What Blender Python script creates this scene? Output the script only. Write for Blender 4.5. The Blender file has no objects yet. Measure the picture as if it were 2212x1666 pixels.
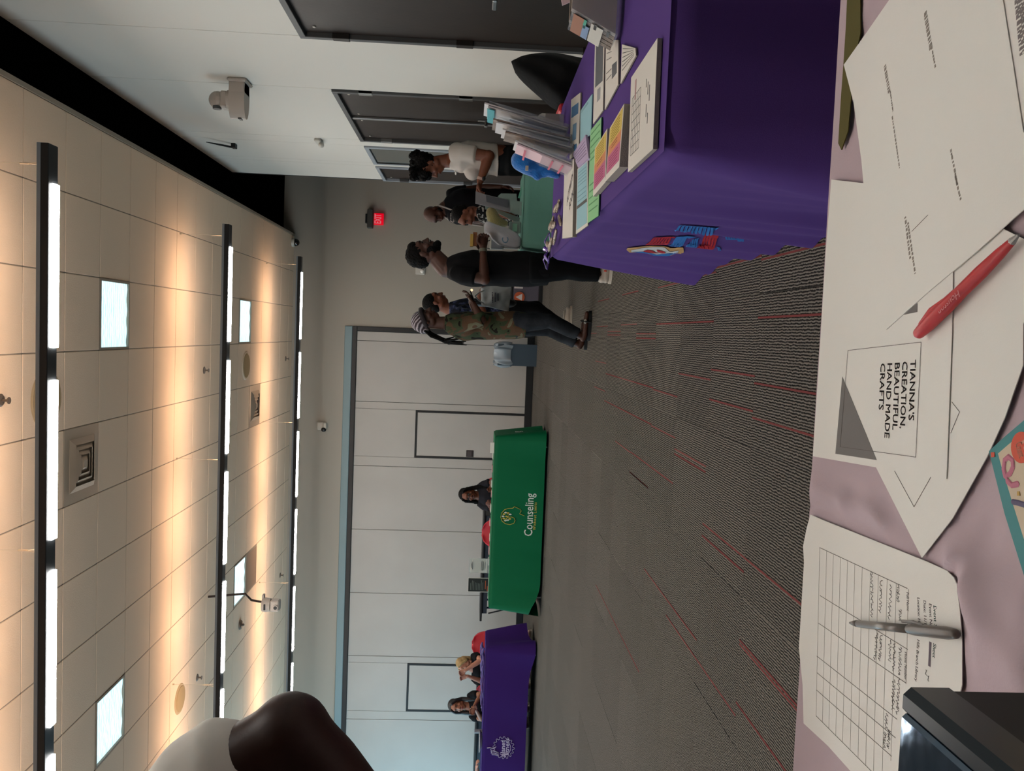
import bpy, bmesh, math, random
import numpy as np
from mathutils import Matrix, Vector, noise
random.seed(7)
SC = bpy.context.scene
C = SC.collection
PI = math.pi

# ------------------------------------------------------------------ camera
F_PX, YAW, PITCH, ROLL = 1815.8, -0.0605, -0.05085, 0.03674
CAM_H = 1.13
def cam_axes():
    cy, sy, cp, sp = math.cos(YAW), math.sin(YAW), math.cos(PITCH), math.sin(PITCH)
    f = Vector((sy*cp, cy*cp, sp)); r0 = Vector((cy, -sy, 0)); u0 = r0.cross(f)
    cr, sr = math.cos(ROLL), math.sin(ROLL)
    return cr*r0+sr*u0, -sr*r0+cr*u0, f
R_, U_, F_ = cam_axes()
cd = bpy.data.cameras.new('camera'); cam = bpy.data.objects.new('camera', cd); C.objects.link(cam)
cd.sensor_fit = 'HORIZONTAL'; cd.sensor_width = 36; cd.lens = F_PX/2212*36; cd.clip_start = 0.02; cd.clip_end = 100
# the phone was held upright but the picture is stored lying on its side: world up points to the left
xa, ya, za = -U_, R_, -F_
cam.matrix_world = Matrix(((xa[0], ya[0], za[0], 0), (xa[1], ya[1], za[1], 0), (xa[2], ya[2], za[2], CAM_H), (0, 0, 0, 1)))
SC.camera = cam
def ray(px, py): return F_*F_PX + (1666-py-833)*R_ - (px-1106)*U_
def at_z(px, py, z):
    d = ray(px, py); s = (z-CAM_H)/d.z; return Vector((d.x*s, d.y*s, z))
def at_y(px, py, Y):
    d = ray(px, py); s = Y/d.y; return Vector((d.x*s, Y, d.z*s+CAM_H))
def at_x(px, py, X):
    d = ray(px, py); s = X/d.x; return Vector((X, d.y*s, d.z*s+CAM_H))

# ------------------------------------------------------------------ world, lights, exposure
SC.view_settings.view_transform = 'Standard'; SC.view_settings.look = 'None'
SC.view_settings.exposure = 1.0; SC.view_settings.gamma = 1.0; SC.view_settings.use_curve_mapping = False
w = bpy.data.worlds.new('world'); SC.world = w; w.use_nodes = True
w.node_tree.nodes['Background'].inputs[0].default_value = (0.75, 0.85, 1, 1)
w.node_tree.nodes['Background'].inputs[1].default_value = 0.0
def area(name, loc, rot, sx, sy, power, col):
    l = bpy.data.lights.new(name, 'AREA'); l.shape = 'RECTANGLE'; l.size = sx; l.size_y = sy; l.energy = power; l.color = col
    o = bpy.data.objects.new(name, l); C.objects.link(o); o.location = loc; o.rotation_euler = rot; return o
# daylight through the tall windows of the left wall (out of frame)
area('window_daylight', (-9.35, 12.2, 1.7), (0, -PI/2, 0), 2.6, 4.6, 105, (0.42, 0.78, 1.0))
area('window_daylight', (-9.35, 3.5, 1.7), (0, -PI/2, 0), 2.6, 5.0, 30, (0.62, 0.82, 1.0))
TUBE_DOWN, TUBE_UP, PANEL_E = 31, 11.5, 0.66

# ------------------------------------------------------------------ materials
MATS = {}
def lin(h):
    if isinstance(h, (tuple, list)): return tuple(h)
    h = h.lstrip('#'); v = [int(h[i:i+2], 16)/255 for i in (0, 2, 4)]
    return tuple(c/12.92 if c <= .04045 else ((c+.055)/1.055)**2.4 for c in v)
def mat(name, col, rough=.6, metal=0, spec=.4, bump=None, var=None, emit=None, trans=0, alpha=1, sheen=0, coat=0):
    if name in MATS: return MATS[name]
    m = bpy.data.materials.new(name); m.use_nodes = True; nt = m.node_tree; N = nt.nodes; L = nt.links
    if rough >= .75: spec = min(spec, .12)
    b = N['Principled BSDF']; c = lin(col)
    b.inputs['Base Color'].default_value = (*c, 1); b.inputs['Roughness'].default_value = rough
    b.inputs['Metallic'].default_value = metal; b.inputs['Specular IOR Level'].default_value = spec
    if trans: b.inputs['Transmission Weight'].default_value = trans; b.inputs['IOR'].default_value = 1.25
    if alpha < 1: b.inputs['Alpha'].default_value = alpha
    if sheen: b.inputs['Sheen Weight'].default_value = sheen
    if coat: b.inputs['Coat Weight'].default_value = coat
    if emit: b.inputs['Emission Color'].default_value = (*lin(emit[0]), 1); b.inputs['Emission Strength'].default_value = emit[1]
    tc = N.new('ShaderNodeTexCoord')
    if var:   # (colour2, scale, contrast)
        n = N.new('ShaderNodeTexNoise'); n.inputs['Scale'].default_value = var[1]; n.inputs['Detail'].default_value = 5
        L.new(tc.outputs['Object'], n.inputs['Vector'])
        r = N.new('ShaderNodeValToRGB'); k = var[2] if len(var) > 2 else .25
        r.color_ramp.elements[0].position = .5-k; r.color_ramp.elements[1].position = .5+k
        r.color_ramp.elements[0].color = (*c, 1); r.color_ramp.elements[1].color = (*lin(var[0]), 1)
        L.new(n.outputs['Fac'], r.inputs['Fac']); L.new(r.outputs['Color'], b.inputs['Base Color'])
    if bump:  # (scale, strength)
        n = N.new('ShaderNodeTexNoise'); n.inputs['Scale'].default_value = bump[0]; n.inputs['Detail'].default_value = 4
        L.new(tc.outputs['Object'], n.inputs['Vector'])
        bm = N.new('ShaderNodeBump'); bm.inputs['Strength'].default_value = bump[1]; bm.inputs['Distance'].default_value = .01
        L.new(n.outputs['Fac'], bm.inputs['Height']); L.new(bm.outputs['Normal'], b.inputs['Normal'])
    MATS[name] = m; return m

def camo_mat(name, cols, scale, thr=(.42, .5, .58)):
    m = mat(name, cols[0], .85, bump=(60, .2)); nt = m.node_tree; N = nt.nodes; L = nt.links
    tc = N.new('ShaderNodeTexCoord'); n = N.new('ShaderNodeTexNoise'); n.inputs['Scale'].default_value = scale; n.inputs['Detail'].default_value = 2.5
    n.inputs['Distortion'].default_value = .6
    L.new(tc.outputs['Object'], n.inputs['Vector']); r = N.new('ShaderNodeValToRGB'); r.color_ramp.interpolation = 'CONSTANT'
    r.color_ramp.elements[0].color = (*lin(cols[0]), 1); r.color_ramp.elements[1].position = thr[0]; r.color_ramp.elements[1].color = (*lin(cols[1]), 1)
    for t, c in zip(thr[1:], cols[2:]):
        e = r.color_ramp.elements.new(t); e.color = (*lin(c), 1)
    L.new(n.outputs['Fac'], r.inputs['Fac']); L.new(r.outputs['Color'], N['Principled BSDF'].inputs['Base Color']); return m

# ------------------------------------------------------------------ mesh helpers
WM = {}
class MB:
    def __init__(s): s.v = []; s.f = []; s.m = []
    def add(s, vs, fs, mi=0):
        o = len(s.v); s.v += [Vector(p) for p in vs]; s.f += [tuple(i+o for i in f) for f in fs]; s.m += [mi]*len(fs); return s
    def box(s, x0, x1, y0, y1, z0, z1, mi=0, ch=0):
        if ch:
            x0, x1 = sorted((x0, x1)); y0, y1 = sorted((y0, y1)); z0, z1 = sorted((z0, z1))
            b = bmesh.new(); bmesh.ops.create_cube(b, size=1)
            for v in b.verts: v.co = Vector(((x0+x1)/2+v.co.x*(x1-x0), (y0+y1)/2+v.co.y*(y1-y0), (z0+z1)/2+v.co.z*(z1-z0)))
            bmesh.ops.bevel(b, geom=list(b.edges), offset=ch, segments=1, affect='EDGES')
            b.verts.index_update(); s.add([v.co.copy() for v in b.verts], [[v.index for v in f.verts] for f in b.faces], mi); b.free(); return s
        v = [(x, y, z) for z in (z0, z1) for y in (y0, y1) for x in (x0, x1)]
        return s.add(v, [(0, 2, 3, 1), (4, 5, 7, 6), (0, 1, 5, 4), (2, 6, 7, 3), (0, 4, 6, 2), (1, 3, 7, 5)], mi)
    def prism(s, poly, z0, z1, mi=0):
        n = len(poly); a = sum(poly[i][0]*poly[(i+1) % n][1]-poly[(i+1) % n][0]*poly[i][1] for i in range(n))
        if a < 0: poly = poly[::-1]
        v = [(p[0], p[1], z0) for p in poly]+[(p[0], p[1], z1) for p in poly]
        return s.add(v, [tuple(range(n))[::-1], tuple(range(n, 2*n))]+[(i, (i+1) % n, n+(i+1) % n, n+i) for i in range(n)], mi)
    def slab(s, pts, th, nrm, mi=0):       # planar polygon of 3D points thickened by th along nrm
        n = len(pts); nrm = Vector(nrm).normalized(); P = [Vector(p) for p in pts]
        a = Vector((0, 0, 0))
        for i in range(n): a += P[i].cross(P[(i+1) % n])
        if a.dot(nrm) < 0: P = P[::-1]
        v = P+[p+nrm*th for p in P]
        return s.add(v, [tuple(range(n))[::-1], tuple(range(n, 2*n))]+[(i, (i+1) % n, n+(i+1) % n, n+i) for i in range(n)], mi)
    def loft(s, rings, mi=0, seg=16, cap=True):   # rings: (centre, axisU, axisV)
        o = len(s.v)
        for c, u, v in rings:
            c, u, v = Vector(c), Vector(u), Vector(v)
            s.v += [c+u*math.cos(2*PI*k/seg)+v*math.sin(2*PI*k/seg) for k in range(seg)]
        n = len(rings); fs = []
        for i in range(n-1):
            for k in range(seg):
                k2 = (k+1) % seg; fs.append((o+i*seg+k, o+i*seg+k2, o+(i+1)*seg+k2, o+(i+1)*seg+k))
        if cap: fs += [tuple(o+k for k in range(seg))[::-1], tuple(o+(n-1)*seg+k for k in range(seg))]
        s.f += fs; s.m += [mi]*len(fs); return s
    def tube(s, pts, r, mi=0, seg=10, flat=1, up=None, rnd=True):
        P = [Vector(p) for p in pts]; R = r if isinstance(r, (list, tuple)) else [r]*len(P); rings = []
        N0 = None
        T = []
        for i in range(len(P)):
            t = (P[min(i+1, len(P)-1)]-P[max(i-1, 0)]); T.append(t.normalized() if t.length > 1e-9 else Vector((0, 0, 1)))
        up = Vector(up) if up else (Vector((0, 0, 1)) if abs(T[0].z) < .9 else Vector((1, 0, 0)))
        items = []
        if rnd:
            for a in (75, 45, 20): items.append((P[0]-T[0]*R[0]*math.sin(math.radians(a)), R[0]*math.cos(math.radians(a)), T[0]))
        for i in range(len(P)): items.append((P[i], R[i], T[i]))
        if rnd:
            for a in (20, 45, 75): items.append((P[-1]+T[-1]*R[-1]*math.sin(math.radians(a)), R[-1]*math.cos(math.radians(a)), T[-1]))
        pu = None
        for c, rr, t in items:
            u = up.cross(t) if pu is None else pu-t*pu.dot(t)
            if u.length < 1e-3: u = Vector((1, 0, 0)).cross(t)
            u.normalize(); v = t.cross(u); pu = u
            rings.append((c, u*rr, v*rr*flat))
        return s.loft(rings, mi, seg)
    def ell(s, c, r, M=None, mi=0, seg=14, rings=9):
        c = Vector(c); M = M or Matrix.Identity(3); R = []
        for i in range(rings):
            a = -PI/2+PI*(i+.6)/(rings+.2); R.append((c+M@Vector((0, 0, r[2]*math.sin(a))), M@Vector((r[0]*math.cos(a), 0, 0)), M@Vector((0, r[1]*math.cos(a), 0))))
        return s.loft(R, mi, seg)
    def cyl(s, a, b, r, r2=None, mi=0, seg=16):
        return s.tube([a, b], [r, r if r2 is None else r2], mi, seg, rnd=False)
    def grid(s, fn, nu, nv, mi=0, closed_u=False):
        o = len(s.v)
        for j in range(nv+1):
            for i in range(nu+(0 if closed_u else 1)): s.v.append(Vector(fn(i/nu, j/nv)))
        W = nu if closed_u else nu+1; fs = []
        for j in range(nv):
            for i in range(nu):
                i2 = (i+1) % W; fs.append((o+j*W+i, o+j*W+i2, o+(j+1)*W+i2, o+(j+1)*W+i))
        s.f += fs; s.m += [mi]*len(fs); return s
    def xf(s, M): s.v = [M@p for p in s.v]; return s
    def build(s, name, mats, parent=None, smooth=False, solid=0, kind=None, label=None, auto=None):
        me = bpy.data.meshes.new(name); V = s.v
        if parent is not None:
            Mi = WM.get(parent.name, Matrix.Identity(4)).inverted(); V = [Mi@p for p in V]
        me.from_pydata([tuple(p) for p in V], [], s.f)
        if not isinstance(mats, (list, tuple)): mats = [mats]
        for m in mats: me.materials.append(m)
        if len(mats) > 1: me.polygons.foreach_set('material_index', s.m)
        if smooth: me.polygons.foreach_set('use_smooth', [True]*len(me.polygons))
        me.update(); o = bpy.data.objects.new(name, me); C.objects.link(o)
        if parent is not None: o.parent = parent; WM[o.name] = WM.get(parent.name, Matrix.Identity(4))
        else: WM[o.name] = Matrix.Identity(4)
        if solid: md = o.modifiers.new('s', 'SOLIDIFY'); md.thickness = solid; md.offset = 0
        if auto: me.set_sharp_from_angle(angle=math.radians(auto)) if hasattr(me, 'set_sharp_from_angle') else None
        if kind: o['kind'] = kind
        if label: o['label'] = label
        return o
def tag(o, label, cat, group=None, kind=None):
    o['label'] = label; o['category'] = cat
    if group: o['group'] = group
    if kind: o['kind'] = kind
    return o
def thing(name, label, cat, loc=(0, 0, 0), rz=0, group=None):
    o = bpy.data.objects.new(name, None); C.objects.link(o); o.location = loc; o.rotation_euler = (0, 0, rz); o.empty_display_size = .1
    WM[o.name] = Matrix.Translation(Vector(loc))@Matrix.Rotation(rz, 4, 'Z')
    return tag(o, label, cat, group)
def struct(o, name=None): o['kind'] = 'structure'; return o
def copy_tree(src, loc, rz=0, label=None, group=None):
    c = src.copy(); C.objects.link(c); c.location = loc; c.rotation_euler = (0, 0, rz)
    if label: c['label'] = label
    if group: c['group'] = group
    for ch in src.children:
        k = ch.copy(); C.objects.link(k); k.parent = c
        for g in ch.children:
            q = g.copy(); C.objects.link(q); q.parent = k
    WM[c.name] = Matrix.Translation(Vector(loc))@Matrix.Rotation(rz, 4, 'Z'); return c
def text_geo(txt, size=1, align='CENTER', bold=0, ext=0.0, spacing=1, line=1):
    cu = bpy.data.curves.new('t', 'FONT'); cu.body = txt; cu.size = size; cu.align_x = align; cu.offset = bold; cu.extrude = ext; cu.resolution_u = 2
    cu.space_character = spacing; cu.space_line = line
    o = bpy.data.objects.new('t', cu); C.objects.link(o); dg = bpy.context.evaluated_depsgraph_get(); me = o.evaluated_get(dg).to_mesh()
    v = [p.co.copy() for p in me.vertices]; f = [tuple(q.vertices) for q in me.polygons]
    o.evaluated_get(dg).to_mesh_clear(); bpy.data.objects.remove(o); bpy.data.curves.remove(cu); return v, f
def text_on(mb, txt, origin, ux, uy, size, align='CENTER', bold=0, mi=0, width=None, spacing=1, line=1, fn=None):
    v, f = text_geo(txt, size, align, bold, 0, spacing, line)
    if width:
        w0 = max(p.x for p in v)-min(p.x for p in v); k = width/w0; v = [Vector((p.x*k, p.y, p.z)) for p in v]
    o, ux, uy = Vector(origin or (0, 0, 0)), Vector(ux).normalized(), Vector(uy).normalized()
    mb.add([fn(p.x, p.y) for p in v] if fn else [o+ux*p.x+uy*p.y for p in v], f, mi); return mb
def apply_mods(verts, faces, mods):
    me = bpy.data.meshes.new('tmp'); me.from_pydata([tuple(p) for p in verts], [], faces); me.update()
    o = bpy.data.objects.new('tmp', me); C.objects.link(o)
    for kind, kw in mods:
        md = o.modifiers.new(kind, kind)
        for k, val in kw.items(): setattr(md, k, val)
    dg = bpy.context.evaluated_depsgraph_get(); ev = o.evaluated_get(dg); m2 = ev.to_mesh()
    n = len(m2.vertices); co = np.empty(n*3, 'f'); m2.vertices.foreach_get('co', co); co = co.reshape(-1, 3)
    fs = [tuple(p.vertices) for p in m2.polygons]; ev.to_mesh_clear(); bpy.data.objects.remove(o); bpy.data.meshes.remove(me)
    return [Vector(p) for p in co.tolist()], fs
def remesh(mb, voxel, it=4, fac=.5):
    return apply_mods(mb.v, mb.f, [('REMESH', dict(mode='VOXEL', voxel_size=voxel)), ('SMOOTH', dict(factor=fac, iterations=it))])
# ================================================================== ROOM
Z_C = 4.26; Y_B = 14.93; X_W = 2.05; Z_K = 4.46; Y_E = 11.78
m_tile = mat('ceiling_tile_white', '#dfcab2', .9, bump=(90, .15))
m_grid = mat('grid_grey', '#8f8577', .7)
m_black = mat('void_black', '#050505', 1, spec=0)
m_wallw = mat('wall_panel_white', '#d3cfc6', .75, spec=.2, bump=(250, .04))
m_wallg = mat('wall_paint_taupe', '#9a9389', .85, spec=.2, bump=(300, .05))
m_dark = mat('seam_dark', '#3a3734', .9)
m_base = mat('rubber_base_black', '#0c0c0e', .6)
m_steel = mat('brushed_steel', '#9a9a98', .35, .9)
m_frame = mat('door_frame_grey', '#4a4a4a', .5)
m_door = mat('door_dark_wood', '#2c231e', .45, spec=.25, bump=(40, .05), var=('#241c18', 6))
m_wht = mat('white_plastic', '#b5b0a6', .5)
m_blk = mat('black_plastic', '#0a0a0b', .45)

floor = MB().box(-9.5, 4.2, -3, 15.2, -.12, -.012).build('floor', mat('subfloor', '#2a2725', 1)); struct(floor)
# carpet: ribs running along Y, tiles of 0.61 m
def carpet_mat():
    m = mat('carpet_ribbed', '#55504a', .95, spec=.1, sheen=.2); nt = m.node_tree; N = nt.nodes; L = nt.links; b = N['Principled BSDF']
    geo = N.new('ShaderNodeNewGeometry'); oi = N.new('ShaderNodeObjectInfo')
    sx = N.new('ShaderNodeSeparateXYZ'); L.new(geo.outputs['Position'], sx.inputs[0])
    def math_(op, a, bb=None):
        n = N.new('ShaderNodeMath'); n.operation = op
        for i, q in enumerate((a, bb)):
            if q is None: continue
            if isinstance(q, (int, float)): n.inputs[i].default_value = q
            else: L.new(q, n.inputs[i])
        return n.outputs[0]
    wob = N.new('ShaderNodeTexNoise'); wob.inputs['Scale'].default_value = 34; wob.inputs['Detail'].default_value = 3
    L.new(geo.outputs['Position'], wob.inputs['Vector'])
    x = math_('ADD', sx.outputs['X'], math_('MULTIPLY', math_('SUBTRACT', wob.outputs['Fac'], .5), .012))
    ph = math_('MULTIPLY', oi.outputs['Random'], 6.28)
    s = math_('SINE', math_('ADD', math_('MULTIPLY', x, 2*PI/.0108), ph))
    s = math_('MULTIPLY', math_('ADD', s, 1.0), .5)
    mp = N.new('ShaderNodeMapping'); mp.inputs['Scale'].default_value = (150, 70, 1); L.new(geo.outputs['Position'], mp.inputs[0])
    n2 = N.new('ShaderNodeTexNoise'); n2.inputs['Scale'].default_value = 1; n2.inputs['Detail'].default_value = 3; L.new(mp.outputs[0], n2.inputs['Vector'])
    hgt = math_('ADD', math_('MULTIPLY', s, .55), math_('MULTIPLY', n2.outputs['Fac'], .75))
    r = N.new('ShaderNodeValToRGB'); e = r.color_ramp.elements; e[0].position = .42; e[0].color = (*lin('#110f0d'), 1); e[1].position = .88; e[1].color = (*lin('#756f67'), 1)
    L.new(hgt, r.inputs['Fac'])
    mx = N.new('ShaderNodeMix'); mx.data_type = 'RGBA'; mx.blend_type = 'MULTIPLY'; mx.inputs[0].default_value = 1
    v = N.new('ShaderNodeMapRange'); v.inputs['To Min'].default_value = .9; v.inputs['To Max'].default_value = 1.05; L.new(oi.outputs['Random'], v.inputs['Value'])
    cc = N.new('ShaderNodeCombineColor'); [L.new(v.outputs[0], cc.inputs[i]) for i in range(3)]
    L.new(r.outputs['Color'], mx.inputs[6]); L.new(cc.outputs[0], mx.inputs[7]); L.new(mx.outputs[2], b.inputs['Base Color'])
    bp = N.new('ShaderNodeBump'); bp.inputs['Strength'].default_value = .8; bp.inputs['Distance'].default_value = .006; L.new(hgt, bp.inputs['Height']); L.new(bp.outputs[0], b.inputs['Normal'])
    return m
m_carpet = carpet_mat(); m_carpet.node_tree.nodes['Principled BSDF'].inputs['Sheen Weight'].default_value = 0
T = .61; cands = []
for i in range(-15, 6):
    for j in range(-1, 24):
        x = i*T+.2; y = 6.94-11*T+j*T
        if x > 3.4 or x+T < -8.5 or y > Y_B: continue
        cands.append((x, y))
def vis(x, y):
    d = Vector((x+T/2, y+T/2, -CAM_H)); z = d.dot(F_)
    if z <= .3: return False
    U = 833+F_PX*d.dot(R_)/z; V = 1106-F_PX*d.dot(U_)/z
    return -150 < U < 1800 and V < 1900
near = sorted([c for c in cands if vis(*c)], key=lambda c: c[0]**2+c[1]**2)
tm = MB().box(0.0008, T-.0008, .0008, T-.0008, -.012, 0).build('carpet_tile', m_carpet, floor)
first = True; restc = [c for c in cands if c not in near]; restc += near[300:]
for (x, y) in near[:300]:
    o = tm if first else tm.copy()
    if not first: C.objects.link(o); o.parent = floor
    o.location = (x, y, 0); first = False
rm = MB()
for (x, y) in restc: rm.box(x+.0008, x+T-.0008, y+.0008, y+T-.0008, -.012, 0)
rm.build('carpet_field', m_carpet, floor, kind='stuff')
# red yarn lines in the carpet (position along the photo's own lines, each runs the length of whole tiles)
st = MB(); s3 = lambda x, y: (1180+x/3.332, 560+y/3.332); s6 = lambda x, y: (1200+x/3.47, 400+y/3.47)
STR = [(s3(1190, 798), s3(1503, 838)), (s3(1505, 895), s3(1950, 970)), (s3(930, 1375), s3(1148, 1484)), (s3(930, 1408), s3(1148, 1530)), (s3(1530, 425), s3(2000, 393)),
 (s3(800, 472), s3(1205, 443)), (s3(1183, 1015), s3(1490, 1090)), (s3(1490, 1148), s3(1925, 1268)), (s3(440, 828), s3(770, 925)), (s3(775, 942), s3(945, 988)), (s3(960, 830), s3(1183, 862)),
 (s3(650, 537), s3(788, 537)), (s3(650, 569), s3(788, 571)), (s3(445, 521), s3(533, 519)), (s3(445, 546), s3(533, 546)), (s3(548, 474), s3(648, 466)), (s3(385, 484), s3(445, 482)), (s3(312, 535), s3(360, 533)),
 (s3(815, 204), s3(955, 168)), (s3(566, 253), s3(663, 229)), (s3(413, 291), s3(455, 288)), (s3(365, 738), s3(420, 745)), (s3(365, 930), s3(420, 945)), (s3(450, 1037), s3(760, 1187)), (s3(765, 1207), s3(925, 1282)),
 (s3(540, 1345), s3(615, 1395)), (s3(660, 1440), s3(915, 1600)), (s3(612, 1548), s3(655, 1572)), (s3(675, 1600), s3(748, 1655)), (s3(1150, 110), s3(1200, 100)), (s6(1545, 560), s6(2055, 430)), (s6(1400, 575), s6(1500, 535)),
 ((1612, 1402), (1736, 1537)), ((1590, 1393), (1702, 1500)), ((1500, 1150), (1560, 1186)), ((1560, 1180), (1735, 1290)), ((1470, 1395), (1560, 1480)), ((1640, 1600), (1705, 1662)), ((1420, 1290), (1500, 1350)), ((1300, 1330), (1380, 1400))]
for a, b in STR:
    p, q = at_z(*a, 0), at_z(*b, 0); x = (p.x+q.x)/2; y0, y1 = min(p.y, q.y), max(p.y, q.y)
    k0 = math.floor((y0-6.94)/T+.35); k1 = max(k0+1, math.floor((y1-6.94)/T+.65)); y0, y1 = 6.94+k0*T, 6.94+k1*T
    st.box(x-.0038, x+.0038, y0, y1, -.002, .0016)
st.build('yarn_stripe', mat('red_yarn', '#6e3634', .9), floor, kind='stuff')
MB().box(1.015, 1.02, 7.5, 7.6, .001, .003)

# --- ceiling
ceil = MB().box(-9.5, 1.58, -3, Y_B, Z_C+.02, Z_C+.1).build('ceiling', m_tile); struct(ceil)
gr = MB(); X0 = .95; YG = 6.047
occ = {(1, 2): 'led', (1, 9): 'led', (7, 2): 'led', (7, 9): 'led', (3, 1): 'vent', (3, 10): 'vent', (7, 10): 'grille'}
i0, i1 = -1, 17; j0, j1 = -2, 14
for i in range(i0, i1+1): gr.box(X0-i*T-.012, X0-i*T+.012, YG+j0*T, Y_B, Z_C+.004, Z_C+.02)
for j in range(j0, j1+2):
    if YG+j*T < Y_B: gr.box(X0-(i1)*T, 1.57, YG+j*T-.012, YG+j*T+.012, Z_C+.004, Z_C+.02)
gr.box(1.56, 1.595, -3, Y_B, Z_C-.012, Z_C+.04)
gr.build('ceiling_grid', m_grid, ceil, kind='stuff')
tproto = None
for i in range(-1, i1):
    for j in range(j0, j1+1):
        if (i, j) in occ: continue
        xb = X0-i*T; xa_ = xb-T; ya_ = YG+j*T; yb = ya_+T
        if i == -1: xb = 1.558
        full = i >= 0 and yb < Y_B
        if yb > Y_B: yb = Y_B-.002
        g = .0045
        if full:
            if tproto is None:
                tproto = MB().box(-T/2+g, T/2-g, -T/2+g, T/2-g, 0, .012, ch=.003).build('ceiling_tile', m_tile, ceil); o = tproto
            else: o = tproto.copy(); C.objects.link(o); o.parent = ceil
            o.location = (xb-T/2, ya_+T/2, Z_C)
        elif ya_ < Y_B: MB().box(xa_+g, xb-g, ya_+g, yb-g, Z_C, Z_C+.012).build('ceiling_tile', m_tile, ceil)
# LED troffers
def led_mat():
    m = bpy.data.materials.new('troffer_lens'); m.use_nodes = True; nt = m.node_tree; N = nt.nodes; L = nt.links; b = N['Principled BSDF']
    b.inputs['Base Color'].default_value = (.7, .8, .85, 1); b.inputs['Roughness'].default_value = .25
    tc = N.new('ShaderNodeTexCoord'); mp = N.new('ShaderNodeMapping'); mp.inputs['Scale'].default_value = (9, 14, 1); L.new(tc.outputs['Object'], mp.inputs[0])
    wv = N.new('ShaderNodeTexWave'); wv.inputs['Scale'].default_value = .55; wv.inputs['Distortion'].default_value = 5; wv.inputs['Detail'].default_value = 2; wv.inputs['Detail Scale'].default_value = 1.3; wv.bands_direction = 'Y'
    L.new(mp.outputs[0], wv.inputs[0]); r = N.new('ShaderNodeValToRGB'); e = r.color_ramp.elements
    e[0].position = .0; e[0].color = (.33, .62, .78, 1); e[1].position = .45; e[1].color = (.62, .95, 1.0, 1)
    L.new(wv.outputs['Fac'], r.inputs[0]); L.new(r.outputs[0], b.inputs['Emission Color']); b.inputs['Emission Strength'].default_value = PANEL_E
    return m
m_led = led_mat()
for n_, ((i, j), k) in enumerate(list(occ.items())):
    cx, cy = X0-i*T-T/2, YG+j*T+T/2; h = T/2-.004
    where = {(1, 2): 'between the first and second light bars, nearer the door wall', (1, 9): 'behind the second light bar, nearer the door wall', (7, 2): 'between the first and second light bars, farther left', (7, 9): 'behind the second light bar, beside the hanging camera',
             (3, 1): 'right behind the nearest light bar', (3, 10): 'behind the middle light bar, above the far wall', (7, 10): ''}[(i, j)]
    if k == 'led':
        t = thing('ceiling_light_panel', 'square bluish white lit ceiling panel '+where, 'light', (cx, cy, Z_C-.004))
        f = MB()
        for a in (-1, 1): f.box(cx+a*h, cx+a*(h-.018), cy-h, cy+h, Z_C-.006, Z_C+.018); f.box(cx-h+.018, cx+h-.018, cy+a*h, cy+a*(h-.018), Z_C-.006, Z_C+.018)
        f.build('frame', m_grid, t)
        def lens(u, v): 
            x = cx-h+.016+u*(2*h-.032); y = cy-h+.016+v*(2*h-.032); return (x, y, Z_C+.012+.004*math.sin(u*6*PI)*math.cos(v*14*PI))
        MB().grid(lens, 48, 48).build('lens', m_led, t, smooth=True)
    elif k == 'vent':
        t = thing('ceiling_air_diffuser', 'square stepped metal air diffuser in ceiling '+where, 'vent', (cx, cy, Z_C-.004))
        MB().box(cx-h, cx+h, cy-h, cy+h, Z_C-.002, Z_C+.014, ch=.002).build('face_plate', mat('diffuser_metal', '#a89c8c', .35, .35), t)
        for q in range(4):
            a, b2 = .215-.045*q, .165-.045*q; zz = Z_C-.003; m_ = MB()
            v = [(cx+sx*a, cy+sy*a, zz) for sx, sy in ((-1, -1), (1, -1), (1, 1), (-1, 1))]+[(cx+sx*b2, cy+sy*b2, zz-.028) for sx, sy in ((-1, -1), (1, -1), (1, 1), (-1, 1))]
            m_.add(v, [(l, (l+1) % 4, 4+(l+1) % 4, 4+l) for l in range(4)]); m_.build('cone_ring', mat('diffuser_metal', ''), t, solid=.003)
        MB().box(cx-.03, cx+.03, cy-.03, cy+.03, Z_C-.035, Z_C-.02).build('centre_cap', mat('diffuser_metal', ''), t)
    else:
        t = thing('return_air_grille', 'square brown perforated panel in ceiling beside a lit panel', 'vent', (cx, cy, Z_C-.004))
        MB().box(cx-h, cx+h, cy-h, cy+h, Z_C-.002, Z_C+.012, ch=.002).build('frame', m_grid, t)
        MB().box(cx-h+.02, cx+h-.02, cy-h+.02, cy+h-.02, Z_C-.004, Z_C+.004).build('perforated_sheet', mat('grille_brown', '#7d6a58', .6, bump=(400, .4)), t)
for px, py, r, lab in ((100, 863, .225, 'large tan round ceiling speaker beside the nearest light bar'), (531, 790, .205, 'round white rimmed ceiling speaker behind the middle light bar'), (388, 1510, .17, 'plain tan round ceiling speaker at the far left between the light bars')):
    p = at_z(px, py, Z_C); t = thing('ceiling_speaker', lab, 'speaker', (p.x, p.y, Z_C-.004))
    MB().tube([(p.x, p.y, Z_C-.01), (p.x, p.y, Z_C)], [r*.93, r], seg=40, rnd=False).build('rim', m_tile if py == 790 else mat('speaker_rim_tan', '#ab9778', .8), t)
    MB().tube([(p.x, p.y, Z_C-.016), (p.x, p.y, Z_C-.008)], [r*.8, r*.85], seg=40, rnd=False).build('grille', mat('speaker_tan', '#a08a66', .8, bump=(500, .3)), t)
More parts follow.
